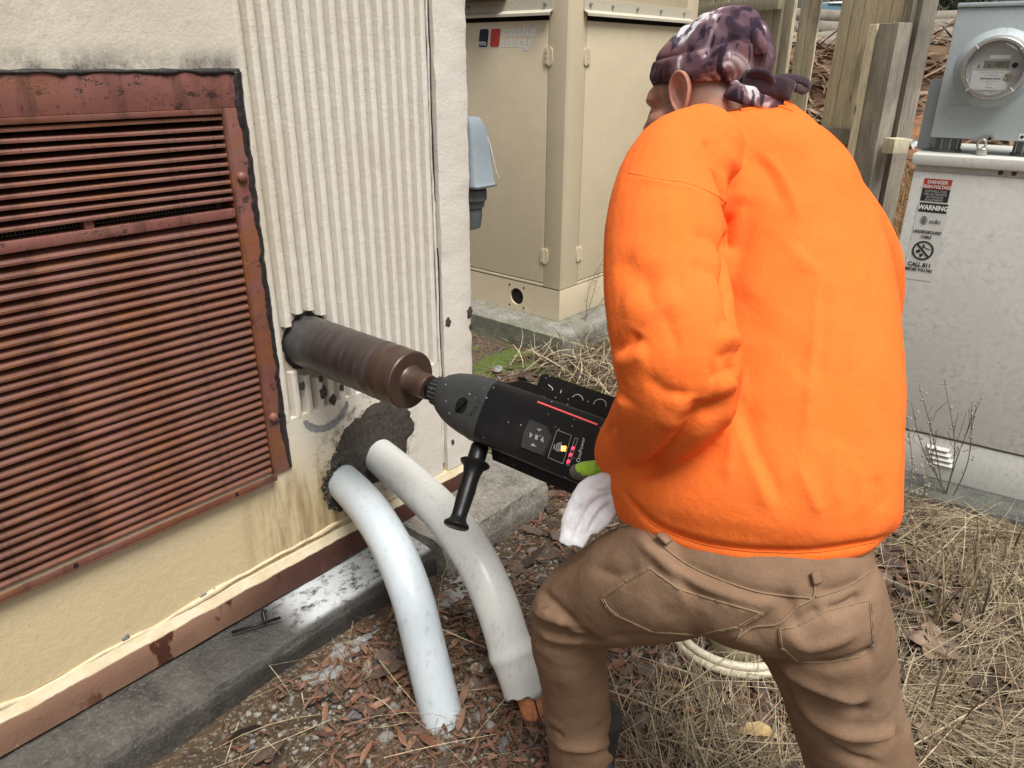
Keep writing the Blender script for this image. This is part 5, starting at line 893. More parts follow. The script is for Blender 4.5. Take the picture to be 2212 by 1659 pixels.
# lobed oak leaves in the straw at the right
olm = flat('oak_leaf', (0.20, 0.135, 0.09), 0.7, var=0.3, sc=40)
for i, (px, py, s_, lb) in enumerate([(1960, 1375, 0.10, 'large lobed brown oak leaf beside the worker back pocket'), (2020, 1400, 0.08, 'lobed oak leaf right of the largest one in the straw'), (1975, 1560, 0.07, 'lobed grey oak leaf low in straw behind the right leg'), (2050, 1340, 0.06, 'smallest lobed oak leaf, highest in the straw')]):
    P = onz(px, py, 0.045); a0 = rng.uniform(0, 6.28); pts = [(0, 0)]
    for q in np.linspace(0, 1, 17): pts.append((q*s_*1.5, s_*(0.22+0.30*abs(math.sin(q*math.pi*3.2)))*math.sin(math.pi*min(1, q*0.9+0.08))))
    pts = pts+[(a, -b) for a, b in pts[::-1][:-1]]; V = [[P[0]+a*math.cos(a0)-b*math.sin(a0), P[1]+a*math.sin(a0)+b*math.cos(a0), P[2]+0.012*math.sin(a*60)+0.25*abs(b)] for a, b in pts]; o = mesh('oak_leaf', V, [list(range(len(V)))], olm, loc=tuple(P)); o.modifiers.new('s', 'SOLIDIFY').thickness = 0.0006; tag(o, lb, 'leaf', 'oak leaves in the straw')
# dead weeds
wdm = flat('dead_stem', (0.13, 0.10, 0.075), 0.8, var=0.3, sc=30); wsm = flat('seed_head', (0.30, 0.26, 0.20), 0.8, var=0.3, sc=40)
def weed(name, base, tips, label, r0=0.0028, pods=9, seed=1):
    w_ = thing(name, tuple(base), label, 'weed'); r = np.random.default_rng(seed)
    for tp in tips:
        tp = np.array(tp); mid = (base+tp)/2+r.normal(size=3)*0.02; P = cat([base+r.normal(size=3)*0.015*np.array([1, 1, 0]), mid, tp], 22); mesh('stem', *tubevf(P, np.linspace(r0, r0*0.35, 22), 5), wdm, w_)
        pm_ = MB()
        for k in range(pods): i = r.integers(7, 22); c = P[i]+r.normal(size=3)*0.008; pm_.add(*lathe([(-0.005, 0.0005), (-0.002, 0.0045), (0.003, 0.004), (0.006, 0.0005)], 6, c, r.normal(size=3))); pm_.tube([P[i], c], 0.0007, 4)
        tag(pm_.build('seed_head', wsm, w_), kind='stuff')
        for k in range(3): i = r.integers(8, 18); e = P[i]+(tp-base)*0.16*r.uniform(0.6, 1.3)+r.normal(size=3)*0.035; mesh('twig', *tubevf([P[i], (P[i]+e)/2+r.normal(size=3)*0.006, e], r0*0.35, 4), wdm, w_)
def twp(px, py, o): return onp(px, py, TA+TN*o, TN)
wb_ = np.append(onz(2045, 1085, 0)[:2], 0); weed('dead_weed', wb_, [twp(2040, 820, 0.14), twp(2115, 870, 0.16), twp(2100, 885, 0.12), twp(1968, 870, 0.18), twp(1985, 830, 0.15), twp(2010, 900, 0.12)], 'dead branching weed with seed heads in front of pale cabinet', seed=3)
wb2 = np.append(onz(1960, 1130, 0)[:2], 0); weed('dead_weed', wb2, [twp(1945, 960, 0.16), twp(1960, 905, 0.2), twp(2000, 990, 0.18), twp(1975, 1000, 0.2)], 'lower dead weed tangled beside the orange sweatshirt hem', seed=4)
wb3 = onx(1262, 640, GXc+0.10); wb3[2] = 0.13; weed('dead_weed', wb3, [onx(1305, 555, GXc+0.04), onx(1300, 570, GXc+0.05), onx(1320, 620, GXc+0.05)], 'dead twig weed standing against the beige enclosure', seed=5, pods=5)

# ------------------------------------------------------------------ the worker
VF = np.array([-math.sin(YAW), math.cos(YAW), 0]); UR = _r.copy()
pb = dep(1600, 1500, 1.45)
man = thing('person', (pb[0], pb[1], 0), 'worker in orange sweatshirt, brown trousers and purple bandana leaning on the drill', 'person', rz=YAW)
def superring(c, W, N, db, df, e=2.4, k=44):
    t = np.linspace(0, 2*math.pi, k, endpoint=False); co, s_ = np.cos(t), np.sin(t); q = 2/e; x = np.sign(co)*np.abs(co)**q; y = np.sign(s_)*np.abs(s_)**q
    return c+np.outer(x, W)+np.outer(np.where(y < 0, y*db, y*df), N)
def ring_loft(rows, e=2.4, k=44, sub=40):
    """rows: (Lx,Ly,Lt, Rx,Ry,Rt, back depth, front depth): a trunk built between two contour lines"""
    A = np.array([dep(r[0], r[1], r[2]) for r in rows]); B = np.array([dep(r[3], r[4], r[5]) for r in rows]); A = cat(A, sub); B = cat(B, sub); D = cat([(r[6], r[7], 0) for r in rows], sub); C = (A+B)/2; S = np.gradient(C, axis=0); R = []
    for a, b, c, s_, d in zip(A, B, C, S, D):
        W = (b-a)/2; N = np.cross(s_, W); N /= np.linalg.norm(N); N = N if N@VF > 0 else -N; R.append(superring(c, W, N, d[0], d[1], e, k))
    return loft(R)
def limb(pts, n=40, seg=26):
    P = cat([dep(*p[:3]) if len(p) == 4 else np.array(p[0]) for p in pts], n); r = cat([(p[-1], 0, 0) for p in pts], n)[:, 0]
    V, F = tubevf(P, r, seg); a = P[0]-(P[1]-P[0])/np.linalg.norm(P[1]-P[0])*r[0]*0.5; b = P[-1]+(P[-1]-P[-2])/np.linalg.norm(P[-1]-P[-2])*r[-1]*0.1; k = len(V); F = F[:-2]+[[k, (j+1) % seg, j] for j in range(seg)]+[[k+1, (n-1)*seg+j, (n-1)*seg+(j+1) % seg] for j in range(seg)]
    return np.vstack([V, a, b]), F
def join(*vf):
    V = []; F = []; n = 0
    for v, f in vf: V.append(np.asarray(v)); F += [[i+n for i in q] for q in f]; n += len(v)
    return np.vstack(V), F
def cast(bvh, px, py, default=None):
    h = bvh.ray_cast(Vector(CAMP), Vector(ray(px, py)).normalized()); return np.array(h[0]) if h[0] is not None else default
def polyline3(bvh, pts, n):
    P2 = cat([(a, b, 0) for a, b in pts], n); out = [cast(bvh, p[0], p[1]) for p in P2]; out = [o for o in out if o is not None]; return np.array(out) if len(out) > 1 else None
def folds(V, F, L_, conv):
    bvh = BVHTree.FromPolygons(V.tolist(), F); N = vnormals(V, F); D = np.zeros(len(V))
    for amp, w_, pts in L_:
        P = polyline3(bvh, [conv(*p) for p in pts], 26)
        if P is None: continue
        lo_, hi_ = P.min(0)-3*w_, P.max(0)+3*w_; I = np.where(np.all((V > lo_) & (V < hi_), axis=1))[0]
        if not len(I): continue
        X = V[I]; best = np.full(len(I), 9.0); tt = np.zeros(len(I))
        for k in range(len(P)-1):
            a, b = P[k], P[k+1]; ab = b-a; q = np.clip(((X-a)@ab)/(ab@ab+1e-12), 0, 1); d = np.linalg.norm(X-a-q[:, None]*ab, axis=1); m_ = d < best; best[m_] = d[m_]; tt[m_] = (k+q[m_])/(len(P)-1)
        tp = np.clip(np.minimum(tt, 1-tt)/0.22, 0, 1); tp = tp*tp*(3-2*tp); D[I] += ((0.8 if amp < 0 else 1.0) if w_ >= 0.018 and conv is fq else 1.0 if conv is fq else 1.3)*amp*np.exp(-(best/w_)**(2 if w_ >= 0.018 else 1.45))*(0.15+0.85*tp)
    return V+N*D[:, None], N
fq = lambda X, Y: ((2300+X/1.1062)/1.80832, (400+Y/1.1062)/1.80832)
pq = lambda X, Y: ((2000+X/1.3825)/1.80832, (1800+Y/1.3825)/1.80832)

def m_cloth(name, cols, rough=0.85, weave=900, sheen=0.3, stain=None, sc=5):
    m = Mt(name); n = m.noise(sc, 5, 0.65); c = m.mix(m.ramp(n, [(0.35, 0), (0.65, 1)]), cols[0], cols[1])
    c = m.mix(m.ramp(m.noise(330, 3, 0.7), [(0.35, 0.22), (0.6, 0)]), c, tuple(v*0.55 for v in cols[0]))
    if stain: c = m.mix(m.math('MULTIPLY', m.ramp(m.noise(20, 4, 0.6), [(0.66, 0), (0.72, 1)]), 0.5), c, stain)
    m.bump(m.noise(14, 5, 0.65), 0.5, 0.008); m.bump(m.noise(weave, 2, 0.5), 0.25, 0.0006); return m.out(c, rough, spec=0.2, Sheen_Weight=sheen)
ORA = m_cloth('orange_fleece', [(0.87, 0.165, 0.026), (0.93, 0.190, 0.034)], 0.95, 500, 0.0, None, 9); BRN = m_cloth('brown_canvas', [(0.185, 0.112, 0.068), (0.275, 0.175, 0.112)], 0.95, 700, 0.0, (0.10, 0.06, 0.035), 4)
GLV = m_cloth('green_knit', [(0.30, 0.55, 0.035), (0.42, 0.68, 0.07)], 0.9, 350, 0.3, (0.25, 0.30, 0.08), 40); COAT = flat('grey_latex', (0.13, 0.115, 0.095), 0.75, var=0.25, sc=70, bump=0.5); RAG = m_cloth('white_rag', [(0.78, 0.79, 0.82), (0.84, 0.84, 0.86)], 0.95, 500, 0.3, None, 9)
def m_dye():
    m = Mt('tie_dye'); n = m.noise(15, 3, 0.5, st=(1, 1, 0.8), dist=0.9); c = m.ramp(n, [(0.32, (0.018, 0.012, 0.022)), (0.40, (0.040, 0.022, 0.034)), (0.43, (0.095, 0.055, 0.073)), (0.53, (0.13, 0.078, 0.098)), (0.56, (0.24, 0.165, 0.185)), (0.58, (0.28, 0.20, 0.22)), (0.61, (0.58, 0.55, 0.58)), (0.8, (0.74, 0.73, 0.76))])
    r = m.ramp(m.noise(9, 4, 0.6), [(0.52, 0), (0.66, 0.6)]); c = m.mix(r, c, (0.20, 0.085, 0.075)); c = m.mix(m.ramp(m.noise(22, 3, 0.5, st=(2.4, 2.4, 0.4)), [(0.57, 0), (0.61, 0.9)]), c, (0.022, 0.014, 0.03)); m.bump(m.noise(700, 2), 0.2, 0.0005); return m.out(c, 0.85, spec=0.2)
DYE = m_dye()
sk_ = Mt('skin'); n = sk_.noise(24, 5, 0.65); c = sk_.mix(sk_.ramp(n, [(0.35, 0), (0.65, 1)]), (0.36, 0.155, 0.11), (0.47, 0.235, 0.165)); hm = sk_.math('MULTIPLY', sk_.attr('hair'), sk_.ramp(sk_.noise(420, 3, 0.6), [(0.30, 0.35), (0.62, 0.95)])); c = sk_.mix(hm, c, (0.20, 0.135, 0.095)); sk_.bump(sk_.noise(260, 3, 0.6), 0.25, 0.0008); SKIN = sk_.out(c, 0.5, spec=0.35, Subsurface_Weight=0.12, Subsurface_Radius=(0.012, 0.005, 0.003), Subsurface_Scale=0.6)
STUB = m_cloth('short_grey_hair', [(0.20, 0.14, 0.10), (0.28, 0.21, 0.155)], 0.85, 900, 0.0)

# --- trousers
LH = [(1530, 1215, 1.27, 0.105), (1440, 1245, 1.335, 0.112), (1340, 1275, 1.43, 0.106), (1255, 1310, 1.505, 0.090), (1228, 1365, 1.555, 0.083), (1238, 1450, 1.63, 0.079), (1247, 1555, 1.715, 0.077), (1256, 1640, 1.785, 0.080)]
RH = [(1740, 1240, 1.22, 0.110), (1768, 1330, 1.26, 0.116), (1800, 1430, 1.31, 0.105), (1826, 1530, 1.375, 0.100), (1862, 1650, 1.435, 0.101), (1930, 1790, 1.47, 0.094), (2010, 1950, 1.50, 0.085)]
pel = ring_loft([(1352, 1040, 1.45, 1905, 1130, 1.18, 0.12, 0.11), (1352, 1100, 1.44, 1890, 1195, 1.17, 0.135, 0.11), (1385, 1170, 1.42, 1890, 1260, 1.165, 0.150, 0.11), (1450, 1250, 1.38, 1888, 1320, 1.18, 0.150, 0.11), (1520, 1320, 1.34, 1850, 1370, 1.22, 0.115, 0.09)], 2.3)
V, F = join(pel, limb(LH), limb(RH)); V, F = remesh(V, F, 0.0058, 10, 0.6)
pf = [(-0.012, 0.011, [(110, 860), (230, 920), (380, 965), (485, 970)]), (0.010, 0.014, [(110, 800), (240, 870), (400, 930)]), (-0.008, 0.009, [(190, 880), (330, 905), (450, 955)]), (-0.006, 0.010, [(150, 690), (270, 810), (370, 900)]), (0.006, 0.012, [(100, 720), (220, 830), (300, 880)]), (-0.010, 0.010, [(140, 990), (260, 1020), (400, 1000)]),
      (0.006, 0.014, [(130, 930), (260, 975), (400, 985)]), (-0.011, 0.011, [(150, 1535), (300, 1590), (430, 1590), (560, 1570)]), (0.010, 0.014, [(130, 1490), (280, 1545), (440, 1550), (555, 1520)]), (-0.006, 0.010, [(140, 1470), (200, 1450), (280, 1500)]),
      (-0.014, 0.013, [(1385, 1070), (1500, 1210), (1700, 1310), (1850, 1350), (1925, 1352)]), (0.010, 0.016, [(1420, 1060), (1560, 1180), (1740, 1260), (1930, 1290)]), (-0.016, 0.014, [(1450, 1200), (1600, 1420), (1800, 1530), (1980, 1560), (2095, 1480)]), (0.012, 0.018, [(1480, 1190), (1640, 1380), (1830, 1470), (2010, 1470), (2060, 1400)]), (-0.010, 0.010, [(1490, 1330), (1640, 1490), (1850, 1620), (2000, 1650)]), (0.008, 0.014, [(1500, 1290), (1640, 1440), (1850, 1570)]),
      (0.012, 0.020, [(600, 370), (760, 490), (900, 595), (1080, 690), (1300, 765), (1500, 775)]), (-0.009, 0.010, [(700, 345), (800, 460), (950, 570), (1150, 660), (1350, 720), (1600, 745)]), (-0.006, 0.012, [(640, 430), (800, 580), (980, 690), (1200, 770), (1420, 810)]), (-0.006, 0.010, [(1640, 720), (1780, 690), (1900, 640)]), (-0.010, 0.008, [(1690, 815), (1800, 785), (1900, 720)]), (-0.008, 0.012, [(1500, 905), (1600, 840), (1670, 800)]), (-0.010, 0.016, [(1240, 980), (1320, 900), (1460, 790), (1560, 760)]), (-0.012, 0.012, [(1560, 1095), (1750, 1100), (1900, 1050), (1980, 1010)]), (0.006, 0.012, [(1460, 890), (1600, 1000), (1900, 900)]),
      (-0.005, 0.012, [(420, 560), (560, 620), (700, 570)]), (-0.006, 0.014, [(500, 960), (800, 960), (1100, 960)])]
V, N = folds(V, F, pf, pq); V = V+N*(fbm(V*8, 3, 61)*0.0036-0.0030*np.abs(fbm(V*np.array([9, 9, 15]), 2, 62))+fbm(V*np.array([26, 26, 20]), 2, 63)*0.0008)[:, None]
from mathutils.geometry import interpolate_bezier
def inside(poly, P):
    x, y = P[:, 0], P[:, 1]; c = np.zeros(len(P), bool); j = len(poly)-1
    for i in range(len(poly)):
        xi, yi = poly[i]; xj, yj = poly[j]; c ^= ((yi > y) != (yj > y)) & (x < (xj-xi)*(y-yi)/(yj-yi+1e-12)+xi); j = i
    return c
def projpx(V): q = V-CAMP; z = q@_f; return np.stack([1106+FPX*(q@CR)/z, 829.5-FPX*(q@CU)/z], -1)
POCK = [[(480, 740), (600, 655), (740, 575), (900, 690), (1100, 752), (1360, 826), (1230, 900), (1010, 945), (760, 930), (570, 845), (510, 795)], [(1440, 910), (1540, 890), (1700, 805), (1940, 745), (1958, 990), (1880, 1058), (1700, 1090), (1540, 1090), (1450, 1010)]]
N = vnormals(V, F); face = np.einsum('ij,ij->i', N, V-CAMP) < 0
for pk in POCK: m_ = inside([pq(*p) for p in pk], projpx(V)) & face; V[m_] += N[m_]*0.0026
tro = mesh('trousers', V, F, BRN, man, smooth=True)
bt = BVHTree.FromPolygons(V.tolist(), F)
def seam(name, pts, r_, mat, parent, off=0.0012, conv=pq, n=40, bvh=None):
    P = polyline3(bvh or bt, [conv(*p) for p in pts], n)
    if P is None: return
    P = P-(P-CAMP)/np.linalg.norm(P-CAMP, axis=1)[:, None]*off; return mesh(name, *tubevf(P, r_, 6), mat, parent, smooth=True)
THR = m_cloth('brown_stitch', [(0.25, 0.165, 0.10), (0.28, 0.185, 0.115)], 0.9, 300, 0.1)
for pk in POCK:
    cx0 = sum(p[0] for p in pk)/len(pk); cy0 = sum(p[1] for p in pk)/len(pk)
    for i in range(len(pk)): a, b = pk[i], pk[(i+1) % len(pk)]; [seam('pocket_seam', [(cx0+(q[0]-cx0)*k_, cy0+(q[1]-cy0)*k_) for q in (a, ((a[0]+b[0])/2, (a[1]+b[1])/2), b)], 0.0011, THR, tro, n=14) for k_ in (1.0, 0.965)]
seam('waistband_seam', [(690, 330), (780, 430), (950, 560), (1150, 650), (1350, 712), (1620, 742)], 0.0014, THR, tro); seam('waistband_seam', [(1640, 735), (1760, 700), (1850, 655), (1940, 590)], 0.0014, THR, tro); seam('centre_seam', [(1625, 600), (1635, 680), (1620, 745), (1540, 790), (1440, 880), (1300, 900), (1215, 960)], 0.0018, THR, tro); seam('side_seam', [(530, 345), (620, 350), (670, 310)], 0.002, THR, tro); seam('side_seam', [(1210, 975), (1240, 905)], 0.0018, THR, tro, n=8)
for a, b in (((1640, 600), (1655, 660)), ((800, 395), (850, 440))):
    P = polyline3(bt, [pq(*a), pq((a[0]+b[0])/2, (a[1]+b[1])/2), pq(*b)], 10)
    if P is not None: mesh('belt_loop', *tubevf(P-(P-CAMP)*0.004, 0.009, 8, flat=0.35), BRN, tro, smooth=True)

# --- sweatshirt
tor = ring_loft([(1352, 1072, 1.46, 1900, 1176, 1.16, 0.135, 0.12), (1335, 1045, 1.46, 1918, 1158, 1.15, 0.158, 0.13), (1338, 1005, 1.46, 1946, 1120, 1.145, 0.174, 0.14), (1385, 900, 1.50, 1950, 1000, 1.145, 0.168, 0.14), (1435, 720, 1.515, 1955, 800, 1.185, 0.158, 0.13), (1460, 560, 1.495, 1945, 640, 1.24, 0.148, 0.12), (1465, 420, 1.45, 1908, 500, 1.31, 0.136, 0.11), (1470, 325, 1.385, 1850, 395, 1.385, 0.110, 0.10), (1510, 275, 1.40, 1790, 322, 1.41, 0.075, 0.085), (1560, 250, 1.42, 1735, 265, 1.425, 0.052, 0.06), (1588, 243, 1.43, 1705, 236, 1.44, 0.040, 0.05)], 2.0, 52, 60)
LS = [(1530, 315, 1.34, 0.075), (1462, 365, 1.285, 0.090), (1440, 470, 1.225, 0.100), (1437, 600, 1.175, 0.100), (1450, 720, 1.145, 0.096), (1466, 815, 1.145, 0.094), (1448, 878, 1.19, 0.088), (1405, 925, 1.295, 0.077), (1355, 965, 1.375, 0.060), (1328, 992, 1.42, 0.044)]
RS = [(1780, 430, 1.46, 0.075), (1836, 520, 1.50, 0.080), (1866, 610, 1.56, 0.080), (1835, 740, 1.62, 0.078), (1700, 850, 1.65, 0.075), (1520, 940, 1.66, 0.055), (1440, 965, 1.64, 0.042)]
V, F = join(tor, limb(LS), limb(RS), limb([(1545, 330, 1.36, 0.07), (1550, 420, 1.345, 0.075), (1555, 520, 1.335, 0.075), (1555, 620, 1.33, 0.070)])); V, F = remesh(V, F, 0.0050, 5, 0.6)
sf_ = [(-0.010, 0.012, [(605, 560), (606, 700), (606, 840), (606, 940)]), (-0.028, 0.013, [(520, 270), (570, 360), (605, 470), (615, 560), (605, 680), (605, 800), (605, 930)]), (0.012, 0.022, [(560, 190), (625, 290), (655, 370), (655, 460)]), (-0.008, 0.014, [(500, 150), (560, 230), (590, 320)]), (0.008, 0.020, [(480, 240), (545, 340), (575, 450)]), (-0.0004, 0.005, [(175, 300), (300, 325), (430, 345), (540, 390), (595, 430)]), (0.0030, 0.006, [(170, 315), (300, 340), (430, 360), (530, 402)]),
      (-0.012, 0.014, [(60, 1090), (120, 1070), (185, 1040), (215, 990)]), (0.010, 0.018, [(80, 1140), (170, 1100), (260, 1080)]), (-0.007, 0.012, [(650, 1050), (600, 1090), (540, 1100)]), (-0.005, 0.013, [(630, 900), (600, 950), (540, 990)]), (0.012, 0.020, [(560, 1000), (620, 1030), (640, 1060)]), (-0.012, 0.014, [(640, 1140), (590, 1170), (520, 1190)]), (0.012, 0.022, [(540, 1220), (600, 1210), (625, 1180)]), (-0.020, 0.016, [(630, 1265), (540, 1330), (450, 1400), (370, 1500), (270, 1580), (180, 1630)]),
      (-0.010, 0.012, [(60, 1450), (105, 1380), (110, 1310), (90, 1250)]), (0.010, 0.018, [(120, 1400), (150, 1330), (150, 1260)]), (-0.008, 0.010, [(70, 1430), (110, 1520), (180, 1590)]), (-0.008, 0.014, [(480, 1280), (460, 1350), (400, 1410)]), (0.008, 0.018, [(400, 1260), (390, 1340), (330, 1440)]), (-0.006, 0.012, [(240, 1180), (330, 1250), (440, 1270)]), (-0.005, 0.012, [(220, 740), (260, 840), (300, 900)]), (-0.004, 0.010, [(310, 880), (350, 980), (400, 1100)]), (-0.008, 0.020, [(120, 660), (200, 740), (330, 780)]), (0.007, 0.025, [(130, 860), (260, 880), (420, 830)]), (-0.006, 0.014, [(450, 560), (540, 600), (610, 660)]), (-0.006, 0.016, [(430, 700), (530, 740), (600, 800)]),
      (-0.006, 0.034, [(640, 1060), (720, 930), (800, 830), (900, 760), (970, 700)]), (0.008, 0.032, [(660, 880), (760, 780), (880, 700), (960, 640)]), (-0.006, 0.036, [(640, 1230), (740, 1210), (860, 1130), (960, 1020)]), (0.006, 0.03, [(680, 1330), (820, 1250), (940, 1170)]), (0.0045, 0.008, [(990, 740), (980, 1000), (955, 1250), (940, 1470)]), (-0.004, 0.012, [(1015, 760), (1005, 1000), (985, 1250)]), (0.0035, 0.010, [(1195, 640), (1165, 900), (1130, 1200)]), (0.006, 0.012, [(620, 1290), (655, 1450), (740, 1650), (800, 1780)]), (-0.006, 0.014, [(660, 1300), (700, 1440), (780, 1620), (840, 1760)]), (0.005, 0.012, [(598, 1310), (612, 1480), (600, 1650)]), (0.005, 0.010, [(740, 200), (830, 310), (885, 420), (910, 530)]), (-0.005, 0.014, [(700, 220), (790, 330), (840, 450)]), 
      (0.005, 0.010, [(900, 1560), (960, 1700), (1010, 1790)]), (0.004, 0.010, [(1150, 1560), (1180, 1680), (1190, 1790)]), (-0.005, 0.010, [(1250, 1600), (1270, 1700), (1265, 1770)]), (0.005, 0.012, [(1080, 1450), (1060, 1600), (1080, 1760)])]
V, N = folds(V, F, sf_, fq); V = V+N*(fbm(V*np.array([7, 7, 5]), 3, 65)*0.0032-0.0018*np.abs(fbm(V*np.array([11, 11, 6]), 2, 66)))[:, None]
# hem band drawn in below its seam
hem = [(1330, 1040), (1365, 1085), (1415, 1134), (1500, 1170), (1580, 1186), (1659, 1192), (1770, 1191), (1891, 1170), (1925, 1145)]
bs = BVHTree.FromPolygons(V.tolist(), F); V, N = folds(V, F, [(-0.007, 0.007, hem)], lambda a, b: (a, b))
swe = mesh('sweatshirt', V, F, ORA, man, smooth=True); bs = BVHTree.FromPolygons(V.tolist(), F)
seam('hem_seam', hem[1:-1], 0.0014, ORA, swe, 0.0005, lambda a, b: (a, b), 60, bs); seam('shoulder_seam', [(175, 305), (300, 330), (430, 350), (540, 395), (595, 432)], 0.0010, ORA, swe, 0.0002, fq, 40, bs)
seam('collar', [(1600, 240), (1640, 233), (1680, 230), (1712, 240)], 0.004, ORA, swe, 0.0, lambda a, b: (a, b), 30, bs)

# --- head and body under the clothes, one continuous skin
HF = -0.74*UR+0.58*VF+np.array([0, 0, -0.34]); HF /= np.linalg.norm(HF); HU = np.array([0, 0, 1.0])-HF*HF[2]; HU /= np.linalg.norm(HU); HU = HU*0.97+UR*0.22; HU -= HF*(HU@HF); HU /= np.linalg.norm(HU); HL = np.cross(HU, HF)     # forward, up, left
HC0 = dep(1508, 212, 1.44)
HS = 0.95
def hp_(l, f, u): return HC0+(HL*l+HF*f+HU*u)*HS
def ell(c, r, n=24):
    R = []
    for a in np.linspace(-math.pi/2*0.97, math.pi/2*0.97, n//2): t = np.linspace(0, 2*math.pi, n, endpoint=False); R.append(np.array([hp_(c[0]+r[0]*math.cos(a)*math.cos(q), c[1]+r[1]*math.cos(a)*math.sin(q), c[2]+r[2]*math.sin(a)) for q in t]))
    return loft(R)
def hl(pts, seg=14):
    P = cat([hp_(*p[:3]) for p in pts], 24); r = cat([(p[3], 0, 0) for p in pts], 24)[:, 0]; return tubevf(P, r, seg)
nb_ = dep(1640, 275, 1.44)
neck = tubevf(cat([hp_(0, -0.02, 0.0), hp_(0, -0.035, -0.05), (hp_(0, -0.05, -0.10)+nb_)/2, nb_+np.array([0, 0, -0.05])], 20), np.linspace(0.068, 0.066, 20), 22)
ear = None
def shrink(L_, k): return [(p[0], p[1], p[2]+0.0, p[3]*k) for p in L_]
core = ring_loft([(1430, 1080, 1.40, 1830, 1150, 1.25, 0.09, 0.08), (1440, 900, 1.38, 1860, 960, 1.25, 0.10, 0.09), (1470, 600, 1.38, 1850, 660, 1.31, 0.09, 0.08), (1500, 400, 1.40, 1800, 450, 1.39, 0.07, 0.07), (1560, 300, 1.43, 1730, 310, 1.44, 0.04, 0.05)], 2.2)
parts = [ell((0, -0.012, 0.030), (0.076, 0.097, 0.092)), ell((0, 0.040, -0.045), (0.060, 0.064, 0.082)), ell((0, 0.075, 0.020), (0.060, 0.022, 0.030)), hl([(0, 0.095, 0.015, 0.010), (0, 0.112, -0.015, 0.012), (0, 0.120, -0.032, 0.015), (0, 0.100, -0.036, 0.011)]), hl([(-0.02, 0.092, -0.066, 0.008), (0, 0.099, -0.066, 0.010), (0.02, 0.092, -0.066, 0.008)]), ell((0, 0.078, -0.108), (0.025, 0.022, 0.020)), hl([(0.066, 0.02, -0.05, 0.012), (0.056, 0.055, -0.035, 0.022), (0.040, 0.085, -0.020, 0.014)]), hl([(-0.066, 0.02, -0.05, 0.012), (-0.056, 0.055, -0.035, 0.022), (-0.040, 0.085, -0.020, 0.014)]), hl([(0.045, 0.080, 0.018, 0.010), (0.025, 0.094, 0.022, 0.010)]), hl([(-0.045, 0.080, 0.018, 0.010), (-0.025, 0.094, 0.022, 0.010)]), neck, core, limb(shrink(LH, 0.62)), limb(shrink(RH, 0.62)), limb(shrink(LS, 0.45)), limb(shrink(RS, 0.45))]
V, F = remesh(*join(*parts), 0.0055, 5, 0.5)
# ears: rim, bowl and lobe
def ear_vf(sgn):
    """auricle as a cupped disc: helix rim, antihelix ridge, bowl and lobe, standing off the head towards the back"""
    nr, nt = 13, 36; V = []
    for side in (1, -1):
        for i in range(nr):
            q = i/(nr-1)
            for j in range(nt):
                t = 2*math.pi*j/nt; cf, su = math.cos(t), math.sin(t)       # cf>0 towards the face
                ro = 1.22*(0.0195+0.003*max(0, su))*(1-0.25*max(0, -su)); rv = 0.041
                f = ro*q*cf-0.004; u = rv*q*su-0.002*q
                back = max(0, -cf)*0.7+max(0, su)*0.5
                h = 0.011*math.exp(-((q-0.90)/0.10)**2)*(0.35+0.65*min(1, back+0.2))+0.008*math.exp(-((q-0.58)/0.13)**2)*max(0, -cf+0.3*su)-0.014*math.exp(-(q/0.40)**2)+0.004*math.exp(-((q-0.62)/0.2)**2)*max(0, cf)*max(0, 0.6-abs(su))
                lift = 0.013+0.10*(0.018-f)+0.10*max(0, u)
                V.append(hp_((0.0755+lift+(h if side > 0 else -0.0035-0.002*(1-q)))*sgn, -0.004+f-0.10*u, -0.002+u))
    F = [[i*nt+j, i*nt+(j+1) % nt, (i+1)*nt+(j+1) % nt, (i+1)*nt+j] for i in range(nr-1) for j in range(nt)]; b = nr*nt
    F += [[b+q for q in f[::-1]] for f in F]+[[(nr-1)*nt+j, (nr-1)*nt+(j+1) % nt, b+(nr-1)*nt+(j+1) % nt, b+(nr-1)*nt+j] for j in range(nt)]
    return np.array(V), F
V, F = join((V, F), ear_vf(1), ear_vf(-1))
q = V-HC0; ql, qf, qu = q@HL, q@HF, q@HU; nz = fbm(V*60, 3, 44)*0.012
hair = np.clip((0.062-qf+nz)/0.02, 0, 1)*np.clip((qu+0.035+0.35*np.clip(-qf, 0, 1)+nz)/0.03, 0, 1)*np.clip((0.083-np.abs(ql))/0.003, 0, 1)*(np.linalg.norm(q, axis=1) < 0.16)
bod = mesh('body', V, F, SKIN, man, smooth=True, attr={'hair': hair})
for sg in (1, -1): mesh('eye', *lathe([(-0.011, 0.001), (-0.008, 0.008), (0, 0.0115), (0.008, 0.008), (0.011, 0.001)], 16, hp_(0.031*sg, 0.076, -0.004), HF), MAT['wire'], bod, smooth=True)
def skull(th, ph, g): return hp_((0.076+g)*math.cos(ph)*math.cos(th), -0.012+(0.097+g)*math.cos(ph)*math.sin(th), 0.030+(0.092+g)*math.sin(ph))
